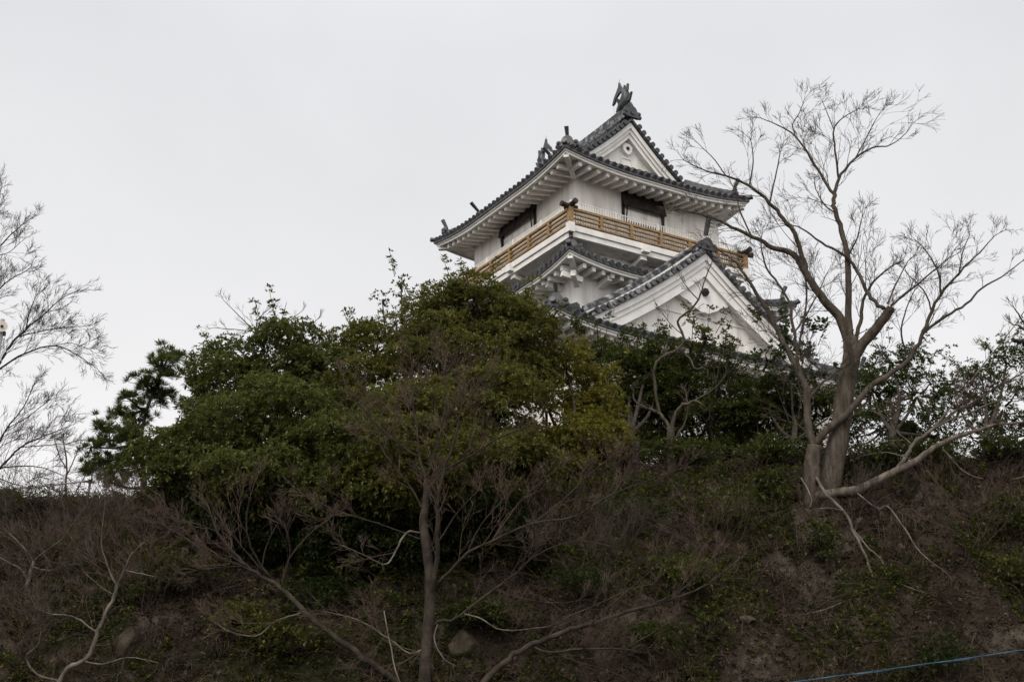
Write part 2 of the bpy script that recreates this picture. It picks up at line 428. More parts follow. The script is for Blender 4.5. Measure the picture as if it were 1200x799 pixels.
walls(0.72, 8.04, 0.72, 8.7, -0.755, 2.45, 'white wall of the top storey behind the balcony')

# lower tier: hipped skirt and the big gable on its right-hand face
low = Roof(-2.4, 13.3, -2.4, 11.8, -5.75, 0.5, 0.03, 0.42, 3.6, 'lower')
low_o = skirt(low, 'lower', 3.15, 'lowest grey tiled roof tier', (0, 1), 1.4, 0.25)
mid = Roof(-0.25, 11.25, -0.25, 9.3, -2.12, 0.26, 0.0, 0.36, 3.0, 'middle')
mid_o = skirt(mid, 'middle', 1.05, 'short tiled roof tier below the balcony', (0, 1), 1.05, 0.16)
# heavy corbels below the middle eave
def corbels():
    for u in (1.9, 3.2, 4.5, 8.0, 9.3):
        b = kmb(); b.beam((u, 0.82, -2.62), (u, 0.12, -2.52), 0.2, 0.24); b.build('corbel', M['trim'], mid_o)
    for v in (1.9, 3.2, 4.5, 5.8, 7.1):
        b = kmb(); b.beam((0.82, v, -2.62), (0.12, v, -2.52), 0.2, 0.24); b.build('corbel', M['trim'], mid_o)
    b = kmb(); b.beam((0.85, 0.85, -2.78), (0.28, 0.28, -2.6), 0.2, 0.26); b.build('corbel', M['trim'], mid_o)
    # blocks beside the corner, turned along the walls
    for q in ((0.80, 0.35), (0.35, 0.80)):
        b = kmb()
    b = kmb(); b.beam((0.84, 0.5, -2.72), (-0.02, 0.62, -2.58), 0.18, 0.22); b.build('corbel', M['trim'], mid_o)
corbels()

def gable(cu, v, zr, half, ga, gb, over, vback, slab, name, barge_w, parent_label, pale, pendant):
    """gable roof with concave slopes: ridge at u=cu height zr, front at v-over, running back to vback"""
    def z(d): return zr - (ga * d - gb * d * d)
    mb = kmb(); strip = kmb(); nd = 14; v0 = v - over
    for q in (-1, 1):
        vs = []
        for j in range(nd + 1):
            d = half * j / nd
            for vv in (v0, vback): vs.append((cu + q * d, vv, z(d)))
        mb.add(vs, [(2 * j, 2 * j + 1, 2 * j + 3, 2 * j + 2) for j in range(nd)])
        # edge thickness at the rake
        vs = []
        for j in range(nd + 1):
            d = half * j / nd
            vs += [(cu + q * d, v0, z(d)), (cu + q * d, v0, z(d) - 0.14), (cu + q * d, v0 + 0.2, z(d) - 0.14)]
        mb.add(vs, [(3 * j + i, 3 * j + i + 1, 3 * j + 4 + i, 3 * j + 3 + i) for j in range(nd) for i in range(2)])
        # tile rows down the slope
        n = int((vback - v0) / 0.33)
        for i in range(1, n + 1):
            vv = v0 + 1.2 + 0.33 * (i - 1)
            if vv > vback: break
            tile_row(mb, [Vector((cu + q * half * (1 - j / 10), vv, z(half * (1 - j / 10)) + 0.035)) for j in range(11)], cap=False)
        # rake tiles: short rows crossing to the gable edge, their round ends facing the front
        s_ = 0.0; d = 0.28
        while d < half:
            p0 = Vector((cu + q * d, v0 - 0.06, z(d) + 0.03)); p1 = Vector((cu + q * d, v0 + 0.72, z(d) + 0.045))
            mb.tube([p0, p0 + Vector((0, 0.09, 0))], 0.115, 10); mb.tube([p0 + Vector((0, 0.09, 0)), p1], [0.088, 0.088], 7)
            sl = ga - 2 * gb * d; d += 0.31 / math.sqrt(1 + sl * sl)
        # descending ridge behind the rake tiles
        pts = [Vector((cu + q * half * t, v0 + 0.92, z(half * t) + 0.0)) for t in np.linspace(0.03, 0.95, 12)]
        ridge_along(mb, [q_ + Vector((0, 0.06, 0)) for q_ in pts], 0.3, 0.42, 3)
        for i in range(11):
            strip.beam(pts[i] + Vector((0, -0.15, 0.12)), pts[i + 1] + Vector((0, -0.15, 0.12)), 0.1, 0.16)
    o = mb.build('roof', M['tile_pale'] if pale else M['tile'], keep); o['label'] = parent_label
    strip.build('mortar_strip', M['trim'], o)
    # main ridge
    rb = kmb(); pts = [Vector((cu, v0 + 0.05 + (vback - v0 - 0.05) * t, zr - 0.05)) for t in np.linspace(0, 1, 4)]
    ridge_along(rb, pts, 0.40, 0.38, 3); rb.build('main_ridge', M['tile_pale'] if pale else M['tile'], o)
    ridge_end(Vector((cu, v0 + 0.04, zr - 0.08)), (0, -1, 0), o, 0.95, horn=False)
    # gable wall
    poly = [(-half * 0.97, z(half) - 1.2), (half * 0.97, z(half) - 1.2)] + [(half * 0.97 * t, z(half * abs(t)) - 0.1) for t in np.linspace(1, -1, 25)]
    wb = kmb(); wb.prism(poly, lambda a, b, t: Vector((cu + a, t, b)), v + 0.16, v + 0.3)
    g = wb.build('gable_wall', M['plaster'], keep)
    # bargeboards: stepped bands following the rake
    for (z0_, z1_, va, vb_) in ((0.13, 0.13 + barge_w * 0.30, v0 + 0.10, v + 0.2), (0.13 + barge_w * 0.30, 0.13 + barge_w * 0.55, v0 + 0.17, v + 0.2), (0.13 + barge_w * 0.55, 0.13 + barge_w, v0 + 0.22, v + 0.2)):
        for q in (-1, 1):
            b = kmb(); ts = np.linspace(0, 1, 17); vs = []
            for t in ts:
                d = half * t
                sl = math.sqrt(1 + (ga - 2 * gb * d) ** 2)
                for vv, dz in ((va, z0_), (va, z1_), (vb_, z1_), (vb_, z0_)): vs.append((cu + q * d, vv, z(d) - dz * sl))
            b.add(vs, [(4 * i + k, 4 * i + (k + 1) % 4, 4 * i + 4 + (k + 1) % 4, 4 * i + 4 + k) for i in range(16) for k in range(4)] + [(0, 1, 2, 3), (67, 66, 65, 64)])
            b.build('bargeboard', M['trim'], g)
    return o, g, z

# big lower gable
lg_o, lg_g, lz = gable(GU, -1.35, -1.2, 5.6, 0.84, 0.026, 0.45, 0.8, 0.2, 'lower', 0.72, 'tiled roof of the big lower gable', True, True)
# carved hanging board and dark boss under the lower gable's peak
def carved():
    b = kmb(); v = -1.35; zt = -2.05
    poly = [(-1.75, zt - 1.30), (-1.5, zt - 1.38), (-1.3, zt - 1.24), (-1.05, zt - 1.34), (-0.8, zt - 1.42), (-0.62, zt - 1.58), (-0.4, zt - 1.66), (-0.18, zt - 1.78), (0, zt - 1.74),
            (0.18, zt - 1.78), (0.4, zt - 1.66), (0.62, zt - 1.58), (0.8, zt - 1.42), (1.05, zt - 1.34), (1.3, zt - 1.24), (1.5, zt - 1.38), (1.75, zt - 1.30), (0.0, zt + 0.12)]
    b.prism(poly, lambda a, z, t: Vector((GU + a, t, z)), v - 0.12, v + 0.155); b.build('carved_board', M['trim'], lg_g)
    d = kmb(); c = Vector((GU, v - 0.13, -2.98))
    hexa = [(0.16 * math.cos(R(60 * i)), 0.16 * math.sin(R(60 * i))) for i in range(6)]
    d.prism(hexa, lambda a, z, t: c + Vector((a, t, z)), -0.14, 0.02); d.ball(c + Vector((0, -0.14, 0)), 0.075); d.build('gable_boss', M['black'], lg_g)
    # horizontal tie line on the gable wall
    t = kmb(); t.box((GU - 2.9, v + 0.125, -3.98), (GU + 2.9, v + 0.157, -3.93)); t.build('tie_line', M['plaster'], lg_g)
carved()
# ridge horn rising behind the lower gable's end tile
hb = kmb(); a = Vector((GU, -1.75, -0.62)); hb.tube([a, a + Vector((0, -0.12, 0.35)), a + Vector((0, -0.3, 0.75))], [0.1, 0.1, 0.12], 10); hb.build('ridge_horn', M['tile'], lg_o)

# top tier: hip-and-gable roof, ridge along v
top = Roof(-0.62, 8.66, -0.62, 10.02, 1.98, 0.55, 0.055, 0.34, 3.6, 'top')
TC = 4.02; HALF = TC - top.u0; GV = 1.62
def top_roof():
    mb = kmb(); strip = kmb(); L0, f0 = top.side(0); L1, f1 = top.side(1); gd = GV - top.v0 + 0.2
    for k in (0, 2):
        slope_surface(mb, top, k, gd); n = int(round(L0 / 0.33))
        for i in range(1, n):
            x = L0 * i / n; dm = min(gd, min(x, L0 - x) - 0.05)
            if dm < 0.15: continue
            m = max(2, int(dm / 0.5) + 1); tile_row(mb, [top.pt(k, x, dm * j / m, 0.035) for j in range(m + 1)])
    rk = gd - 0.65; rk2 = rk - 0.45               # where the rake stands, measured from the end eave
    for k in (1, 3):
        slope_surface(mb, top, k, rk)
        # upper slope, out to the rakes
        rows = []; nd = 10
        for j in range(nd + 1):
            d = rk + (HALF - rk) * j / nd
            rows.append([top.pt(k, rk + (L1 - rk - rk2) * i / 30, d) for i in range(31)])
        mb.add([p for r_ in rows for p in r_], [(j * 31 + i, j * 31 + i + 1, (j + 1) * 31 + i + 1, (j + 1) * 31 + i) for j in range(nd) for i in range(30)])
        n = int(round(L1 / 0.33))
        for i in range(1, n):
            x = L1 * i / n; c = min(x, L1 - x); dm = HALF if c > rk + 0.85 else min(c - 0.05, rk + 0.2)
            if dm < 0.15: continue
            m = max(2, int(dm / 0.4) + 1); tile_row(mb, [top.pt(k, x, dm * j / m, 0.035) for j in range(m + 1)])
        # rakes: edge thickness, crossing tiles with round ends, descending ridge
        for end in (0, 1):
            xr = rk if end == 0 else L1 - rk2; s_ = 1 if end == 0 else -1
            vs = []
            for j in range(13):
                d = rk - 0.2 + (HALF - rk + 0.2) * j / 12; p = top.pt(k, xr, d)
                vs += [p, p - Vector((0, 0, 0.14)), p - Vector((0, 0, 0.14)) + Vector((0, 0.2 * s_, 0))]
            mb.add(vs, [(3 * j + i, 3 * j + i + 1, 3 * j + 4 + i, 3 * j + 3 + i) for j in range(12) for i in range(2)])
            d = rk - 0.1
            while d < HALF - 0.2:
                p = top.pt(k, xr, d, 0.03)
                mb.tube([p + Vector((0, -0.06 * s_, 0)), p + Vector((0, 0.03 * s_, 0))], 0.115, 10)
                mb.tube([p + Vector((0, 0.03 * s_, 0)), p + Vector((0, 0.55 * s_, 0.015))], 0.088, 7)
                sl = top.a + 2 * top.b * d; d += 0.31 / math.sqrt(1 + sl * sl)
            pts = [top.pt(k, xr + 0.74 * s_, d, 0.0) for d in np.linspace(rk + 0.1, HALF - 0.15, 9)]
            ridge_along(mb, pts, 0.26, 0.26, 2)
            for i in range(8): strip.beam(pts[i] + Vector((0, -0.15 * s_, 0.06)), pts[i + 1] + Vector((0, -0.15 * s_, 0.06)), 0.06, 0.08)
    o = mb.build('roof', M['tile'], keep); o['label'] = 'topmost hip-and-gable tiled roof'; strip.build('mortar_strip', M['trim'], o)
    # main ridge
    zr = top.h(L1 / 2, HALF, L1); v0 = top.v0 + rk; v1 = top.v1 - rk2
    rb = kmb(); pts = []
    for t in np.linspace(0, 1, 9):
        pts.append(Vector((TC, v0 + 0.05 + (v1 - v0 - 0.1) * t, zr - 0.06 + 0.12 * (2 * t - 1) ** 2)))
    ridge_along(rb, pts, 0.46, 0.62, 4); rb.build('main_ridge', M['tile_pale'], o)
    ridge_end(Vector((TC, v0 + 0.05, zr + 0.0)), (0, -1, 0), o, 0.95, horn=False)
    ridge_end(Vector((TC, v1 - 0.05, zr + 0.0)), (0, 1, 0), o, 0.95, horn=False)
    # hips
    for k, x0 in ((0, 0), (0, 1), (2, 0), (2, 1)):
        L, f = top.side(k)
        for a, b, big in ((0.42, rk + 0.1, True),):
            pts = [top.pt(k, d if x0 == 0 else L - d, d) for d in np.linspace(a, b, 9)]
            hb = kmb(); ridge_along(hb, pts, 0.28, 0.24, 2); hb.build('hip_ridge', M['tile'], o)
            ridge_end(pts[0] - Vector((0, 0, 0.02)), (pts[0] - pts[1]) * Vector((1, 1, 0)), o, 0.95)
        cb = kmb(); e0 = top.pt(k, 0 if x0 == 0 else L, 0, 0.05); cb.tube([pts[0] + Vector((0, 0, 0.06)), e0, e0 + (e0 - pts[0]).normalized() * 0.16 + Vector((0, 0, 0.06))], [0.09, 0.1, 0.11], 9)
        cb.build('corner_tile', M['tile'], o)
    # end tiles of the descending ridges on the side slopes
    for k, s_ in ((1, 1), (3, -1)):
        for xr in (rk + 0.56, L1 - rk - 0.56):
            p = top.pt(k, xr, 1.0, 0.0); ridge_end(p, (-s_, 0, 0), o, 0.85, lean=0.55)
            rb = kmb(); ridge_along(rb, [top.pt(k, xr, d, 0.0) for d in np.linspace(1.05, rk + 0.2, 4)], 0.2, 0.16, 1); rb.build('descending_ridge', M['tile'], o)
    eave_parts(top, o, (0, 1), 1.34, 0.24)
    # gable ends: wall, bargeboards, vent plaque
    for end in (0, 1):
        s_ = 1 if end == 0 else -1
        vg = top.v0 + rk + 0.52 if end == 0 else top.v1 - rk - 0.52; vr = top.v0 + rk if end == 0 else top.v1 - rk2
        def zz(u):
            d = HALF - abs(u); return top.z + top.a * d + top.b * d * d
        hw = HALF - rk + 0.1
        poly = [(-hw, zz(hw) - 0.5), (hw, zz(hw) - 0.5)] + [(hw * t, zz(hw * t) - 0.08) for t in np.linspace(1, -1, 21)]
        wb = kmb(); wb.prism(poly, lambda a, b, t: Vector((TC + a, t, b)), vg, vg + 0.12 * s_)
        g = wb.build('gable_wall', M['plaster'], keep)
        for (z0_, z1_, dv) in ((0.13, 0.31, 0.10), (0.31, 0.44, 0.18), (0.44, 0.60, 0.25)):
            for q in (-1, 1):
                b = kmb(); vs = []
                for t in np.linspace(0, 1, 17):
                    a = hw * t; d = HALF - a; sl = math.sqrt(1 + (top.a + 2 * top.b * d) ** 2)
                    for vv, dz in ((vr + dv * s_, z0_), (vr + dv * s_, z1_), (vg + 0.05 * s_, z1_), (vg + 0.05 * s_, z0_)): vs.append((TC + q * a, vv, zz(a) - dz * sl))
                b.add(vs, [(4 * i + k, 4 * i + (k + 1) % 4, 4 * i + 4 + (k + 1) % 4, 4 * i + 4 + k) for i in range(16) for k in range(4)] + [(0, 1, 2, 3), (67, 66, 65, 64)])
                b.build('bargeboard', M['trim'], g)
        pb = kmb(); zc = zr - 1.32
        pl = [(0.24, 0.10), (0.22, -0.10), (0.12, -0.22), (0.0, -0.29), (-0.12, -0.22), (-0.22, -0.10), (-0.24, 0.10), (-0.1, 0.24), (0.1, 0.24)]
        pb.prism(pl, lambda a, b, t: Vector((TC + a, t, zc + b)), vg - 0.16 * s_, vg - 0.003 * s_); pq = pb.build('hanging_plaque', M['trim'], g)
        hb = kmb(); hb.tube([Vector((TC, vg - 0.15 * s_, zc)), Vector((TC, vg - 0.19 * s_, zc))], 0.085, 12); hb.build('plaque_boss', M['black'], pq)
        fb = kmb(); zf = zr - 1.72
        for (a0, b0, a1, b1) in ((-0.27, zf, 0.27, zf - 0.04), (-0.27, zf - 0.04, -0.23, zf - 0.9), (0.23, zf - 0.04, 0.27, zf - 0.9)):
            fb.box((TC + a0, min(vg - 0.04 * s_, vg), b1), (TC + a1, max(vg - 0.04 * s_, vg), b0))
        fb.build('hatch_frame', M['trim'], g)
    return o, zr, v0, v1
top_o, ZR, RV0, RV1 = top_roof()

# fish ornaments on the ridge ends
def fish(v, s_):
    """s_ = +1: front end (inward is +v)"""
    b0 = Vector((TC, v, ZR + 0.70))
    P = lambda a, z, x=0.0: b0 + Vector((x, a * s_, z))
    mb = kmb()
    spine = [(0.22, 0.02, .17), (0.0, 0.10, .25), (-0.14, 0.26, .26), (-0.22, 0.48, .22), (-0.20, 0.70, .17), (-0.08, 0.87, .11), (0.14, 0.95, .08)]
    pts = [P(a, z) for a, z, r_ in spine]; mb.tube(pts, [q[2] for q in spine], 10)
    # head resting on the ridge, snout inwards
    mb.ball(P(0.12, 0.08), (0.2, 0.26, 0.17)); mb.ball(P(0.30, 0.04), (0.13, 0.14, 0.09))
    body = mb.build('fish_ornament', M['tile'], keep, smooth=True)
    def fin(poly, x0=-0.035, x1=0.035, nm='fin'):
        f = kmb(); f.prism(poly, lambda a, z, t: P(a, z, t), x0, x1); f.build(nm, M['tile'], body)
    fin([(-0.06, 0.84), (0.02, 1.06), (0.12, 1.22), (0.2, 1.40), (0.25, 1.18), (0.42, 0.98), (0.60, 0.78), (0.72, 0.50), (0.58, 0.54), (0.44, 0.74), (0.2, 0.86)], -0.05, 0.05, 'tail_fin')
    fin([(-0.42, 0.72), (-0.26, 0.78), (-0.38, 1.06), (-0.46, 1.02)]); fin([(-0.20, 0.86), (-0.08, 0.92), (-0.16, 1.10), (-0.22, 1.06)])
    fin([(-0.36, 0.18), (-0.40, 0.36), (-0.52, 0.46), (-0.68, 0.52), (-0.60, 0.34), (-0.52, 0.18)], -0.05, 0.05)
    for q in (-1, 1):
        f = kmb(); f.prism([(0.02, 0.15), (-0.1, 0.32), (0.0, 0.46), (0.1, 0.34)], lambda a, z, t: P(a, z, q * (0.18 + 0.28 * max(0, z - 0.15) + t)), 0, 0.04); f.build('fin', M['tile'], body)
    sb = kmb(); sb.tube([P(0.20, 1.36), P(0.20, 1.56)], 0.012, 5); sb.tube([P(0.68, 0.54), P(0.62, -0.05)], 0.009, 4); sb.build('bird_wire', M['steel'], body)
fish(RV0 + 0.62, 1); fish(RV1 - 0.62, -1)

# balcony
BU, BV = 8.76, 9.0
def balcony():
    fl = kmb()
    fl.box((0.10, 0.10, -1.22), (BU - 0.1, BV - 0.1, -0.76))
    bal = fl.build('balcony', M['plaster'], keep)
    # two white fascia beams, stepped
    for z0, z1, o_ in ((-0.96, -0.72, -0.03), (-1.2, -0.985, 0.03)):
        b = kmb()
        b.box((o_, o_, z0), (BU - o_, 0.13, z1)); b.box((o_, BV - 0.13, z0), (BU - o_, BV - o_, z1))
        b.box((o_, 0.132, z0), (0.13, BV - 0.132, z1)); b.box((BU - 0.13, 0.132, z0), (BU - o_, BV - 0.132, z1))
        b.build('fascia_beam', M['trim'], bal)
    th = 0.09
    corners = [(0, 0), (BU, 0), (BU, BV), (0, BV)]
    for (cu, cv) in corners:
        b = kmb(); b.box((cu - 0.1, cv - 0.1, -0.68), (cu + 0.1, cv + 0.1, 0.0)); b.build('corner_post', M['wood'], bal)
        b = kmb(); b.box((cu - 0.13, cv - 0.13, -1.06), (cu + 0.13, cv + 0.13, -0.66)); b.build('post_foot', M['trim'], bal)
    for i in range(4):
        a = Vector((*corners[i], 0)); c = Vector((*corners[(i + 1) % 4], 0)); d = (c - a).normalized(); L = (c - a).length
        sd = Vector((-d.y, d.x, 0))
        for z, hh, ww in ((-0.045, 0.09, 0.13), (-0.25, 0.055, 0.08), (-0.43, 0.055, 0.08), (-0.635, 0.07, 0.1)):
            b = kmb(); b.beam(a + d * 0.1 + Vector((0, 0, z)), c - d * 0.1 + Vector((0, 0, z)), ww, hh); b.build('rail', M['wood'], bal)
        n = 6
        for k in range(1, n):
            p = a + d * (L * k / n); b = kmb()
            b.beam(p + Vector((0, 0, -0.67)), p + Vector((0, 0, -0.09)), 0.13, 0.13, up=d); b.build('rail_post', M['wood'], bal)
        b = kmb(); m = int(L / 0.12)
        for k in range(1, m):
            p = a + d * (L * k / m) + sd * 0.16
            b.beam(p + Vector((0, 0, -0.7)), p + Vector((0, 0, 0.36)), 0.045, 0.03, up=d)
        for z in (0.375, -0.06): b.beam(a + sd * 0.16 + d * 0.16 + Vector((0, 0, z)), c + sd * 0.16 - d * 0.16 + Vector((0, 0, z)), 0.04, 0.03)
        for k in range(0, 5):
            p = a + d * (0.2 + (L - 0.4) * k / 4) + sd * 0.16; b.beam(p + Vector((0, 0, -0.7)), p + Vector((0, 0, 0.43)), 0.07, 0.07, up=d)
        b.build('safety_fence', M['trim'], bal)
    for (cu, cv) in corners:
        for q in ((1, 0), (0, 1)):
            b = kmb(); dd = Vector((*q, 0)); sg = -1 if (cu if q[0] else cv) == 0 else 1
            p = Vector((cu, cv, 0.05 + 0.05 * q[1]))
            b.tube([p - dd * sg * 0.32, p - dd * sg * 0.1, p + dd * sg * 0.2, p + dd * sg * 0.42 + Vector((0, 0, 0.03))], [0.095, 0.1, 0.105, 0.115], 10); b.build('rail_cap', M['black'], bal)
    for u in (3.55,):
        b = kmb(); b.box((u - 0.17, -0.17, -1.12), (u + 0.17, 0.1, -0.8)); b.beam((u, 0.08, -1.3), (u, 0.8, -1.52), 0.3, 0.2); b.build('bracket', M['trim'], bal)
    for v in (4.4,):
        b = kmb(); b.box((-0.17, v - 0.17, -1.12), (0.1, v + 0.17, -0.8)); b.beam((0.08, v, -1.3), (0.8, v, -1.52), 0.3, 0.2); b.build('bracket', M['trim'], bal)
    b = kmb(); b.box((BU - 0.1, -0.1, -1.12), (BU + 0.35, 0.14, -0.97)); b.build('bracket', M['trim'], bal)
    return bal
balcony()

# windows with top-hung black shutters
def window(face, c, wid, z0, z1):
    """face 'R': on v = 0.72 centred at u=c; face 'L': on u = 0.72 centred at v=c"""
    P = (lambda a, o_, z: Vector((c + a, 0.72 - o_, z))) if face == 'R' else (lambda a, o_, z: Vector((0.72 - o_, c + a, z)))
    fb = kmb(); h = wid / 2
    for x in (-h, h): fb.beam(P(x, 0.04, z0), P(x, 0.04, z1), 0.1, 0.1, up=(0.01, 1, 0))
    fb.beam(P(-h - 0.05, 0.045, z1 + 0.05), P(h + 0.05, 0.045, z1 + 0.05), 0.1, 0.11)
    fb.beam(P(-h - 0.05, 0.045, z0 - 0.045), P(h + 0.05, 0.045, z0 - 0.045), 0.1, 0.09)
    f = fb.build('window', M['black'], keep)
    pb = kmb(); pb.beam(P(-h + 0.05, 0.012, (z0 + z1) / 2), P(h - 0.05, 0.012, (z0 + z1) / 2), 0.024, z1 - z0); pb.build('inner_panel', M['plaster'], f)
    sb = kmb(); zt = z1 + 0.02; zm = z1 - 0.62
    pr = [(0.03, zt), (0.10, zt + 0.05), (0.27, zm), (0.2, zm - 0.03)]
    sb.prism(pr, lambda o_, z, t: P(t, o_, z), -h - 0.04, h + 0.04); sh = sb.build('shutter', M['black'], f)
    for i in range(3):
        q = kmb(); x = -h + 0.15 + (wid - 0.3) * i / 2
        q.prism([(0.105, zt + 0.045), (0.275, zm), (0.295, zm + 0.012), (0.125, zt + 0.055)], lambda o_, z, t: P(t, o_, z), x - 0.05, x + 0.05); q.build('batten', M['black'], sh)
    for x in (-h + 0.1, h - 0.1):
        q = kmb(); q.beam(P(x, 0.1, z0), P(x, 0.22, zm), 0.04, 0.04); q.build('prop', M['black'], f)
window('R', 4.05, 2.0, 0.5, 1.70)
window('L', 4.9, 2.6, 0.5, 1.88)

# ------------------------------------------------------------------ vegetation tools
def smooth_path(P, n=4):
    out_ = []
    for i in range(len(P) - 1):
        p0 = P[max(i - 1, 0)]; p1 = P[i]; p2 = P[i + 1]; p3 = P[min(i + 2, len(P) - 1)]
        for k in range(n):
            t = k / n
            out_.append(0.5 * ((2 * p1) + (p2 - p0) * t + (2 * p0 - 5 * p1 + 4 * p2 - p3) * t * t + (3 * p1 - p0 - 3 * p2 + p3) * t ** 3))
    out_.append(P[-1]); return out_
def rand_perp(d):
    v = Vector((random.gauss(0, 1), random.gauss(0, 1), random.gauss(0, 1)))
    v -= d * v.dot(d)
    return v.normalized() if v.length > 1e-6 else Vector((1, 0, 0))
def grow(mb, p, d, L, r, lev, up, spread=0.75, kids=(3, 5), rmin=0.0045, wob=0.16):
    n = 4 if L > 0.5 else 3
    pts = [p]; rs = [r]; q = p; dd = d
    for i in range(n):
        dd = (dd + rand_perp(dd) * random.uniform(0, wob * 1.6) + Vector((0, 0, up * 0.12))).normalized()
        q = q + dd * (L / n); pts.append(q); rs.append(max(rmin * 0.8, r * (1 - 0.6 * (i + 1) / n)))
    mb.tube(pts, rs, 3 if r < 0.02 else 4, cap=False)
    if lev <= 0: return
    m = random.randint(*kids)
    for k in range(m):
        t = random.uniform(0.35, 1.0); i = min(n - 1, int(t * n)); b = pts[i].lerp(pts[i + 1], t * n - i)
        nd = ((pts[i + 1] - pts[i]).normalized() + rand_perp(dd) * random.uniform(0.3, spread) + Vector((0, 0, up * 0.22))).normalized()
        grow(mb, b, nd, max(0.14, L * random.uniform(0.5, 0.82)), max(rmin, rs[i] * 0.62), lev - 1, up, spread, kids, rmin, wob)
def bare_tree(label, cat, limbs, Y, bark='bark', twig='twig', twig_len=1.1, dens=3.2, lev=2, up=0.5, drift=0.0, trunk_n=1, group=None, twig_from=0, spread=0.72, rmin=0.0045, kids=(2, 3), name='bare_tree', root=None, tip=True, rad=1.0, back=0.5, pale=()):
    """limbs: polylines of photo pixels (x, y, radius in px); the first trunk_n make the trunk. Each limb starts at the depth of what it springs from."""
    if isinstance(Y, tuple): Y = on_hill(*Y).y - 0.05
    placed = []; s = mpp(Y)
    builds = []
    for li, L in enumerate(limbs):
        x0, y0 = L[0][0], L[0][1]; Y0 = Y; best = 1e9
        for pl in placed:
            for (x, y, yy) in pl:
                q = (x - x0) ** 2 + (y - y0) ** 2
                if q < best: best = q; Y0 = yy
        slope = 0.0 if li < trunk_n else random.uniform(-0.55, back)
        P = []; rr = []; acc = 0; tr = []
        for i, (x, y, r) in enumerate(L):
            if i: acc += math.hypot(x - L[i - 1][0], y - L[i - 1][1]) * s
            yy = Y0 + slope * acc * (0.8 if li >= trunk_n else 0) + drift * acc
            P.append(at(x, y, yy)); rr.append(r * s * (0.8 if li < trunk_n else 0.62) * rad); tr.append((x, y, yy))
        # finer track for later attachments
        tr2 = []
        for i in range(len(tr) - 1):
            for k in range(6): tr2.append(tuple(tr[i][j] + (tr[i + 1][j] - tr[i][j]) * k / 6 for j in range(3)))
        placed.append(tr2 + [tr[-1]])
        SPt = smooth_path(P, 4); n = len(SPt)
        rs = [float(np.interp(i / (n - 1) * (len(rr) - 1), range(len(rr)), rr)) for i in range(n)]
        for i in range(1, n - 1): SPt[i] = SPt[i] + Vector((random.gauss(0, 1), random.gauss(0, 1), random.gauss(0, 1))) * (min(0.02, rs[i] * 0.3) if rs[i] < 0.06 else 0.005)
        builds.append((SPt, rs))
    b0 = builds[0][0][0]
    rootp = Vector((b0.x, b0.y, hill(b0.x, b0.y))) if root is None else root
    t = empty(name, rootp, 0, label=label, cat=cat, group=group)
    tb = MB(rootp)
    for SPt, rs in builds[:trunk_n]:
        if SPt is builds[0][0] and SPt[0].z > rootp.z - 0.2:
            SPt = [Vector((rootp.x, rootp.y, rootp.z - 0.3))] + SPt; rs = [rs[0] * 1.35] + rs
        tb.tube(SPt, rs, 10)
    tb.build('trunk', M[bark], t, smooth=True)
    tw = MB(rootp)
    for li, (SPt, rs) in enumerate(builds):
        if li >= trunk_n:
            lb = MB(rootp); lb.tube(SPt, rs, 7); lb.build('limb', M['bark_pale' if li in pale else bark], t, smooth=True)
        if li < twig_from: continue
        # twigs along the limb, denser towards its end
        n = len(SPt); acc = 0
        tot = sum((SPt[i + 1] - SPt[i]).length for i in range(n - 1)); run = 0
        for i in range(n - 1):
            seg = SPt[i + 1] - SPt[i]; run += seg.length; f = run / max(tot, 1e-6)
            if li < trunk_n and f < 0.7: continue
            lam = dens * seg.length * (0.35 + 1.0 * f)
            for _ in range(int(lam) + (1 if random.random() < lam - int(lam) else 0)):
                d = seg.normalized()
                nd = (d + rand_perp(d) * random.uniform(0.45, 0.95) + Vector((0, 0, up * 0.4))).normalized()
                grow(tw, SPt[i].lerp(SPt[i + 1], random.random()), nd, twig_len * random.uniform(0.45, 1.0) * (1.1 - 0.84 * f), max(rmin * 1.5, min(rs[i] * 0.45, 0.012)), (lev + 1 if lev > 2 else lev) if f < 0.62 else lev, up, spread, kids, rmin)
        if tip:
            d = (SPt[-1] - SPt[-2]).normalized()
            for _ in range(2): grow(tw, SPt[-1], (d + rand_perp(d) * 0.4).normalized(), twig_len * 0.28, max(rmin * 1.4, min(rs[-1], 0.014)), lev, up, spread, kids, rmin)
    if tw.v: tw.build('twigs', M[twig], t)
    return t

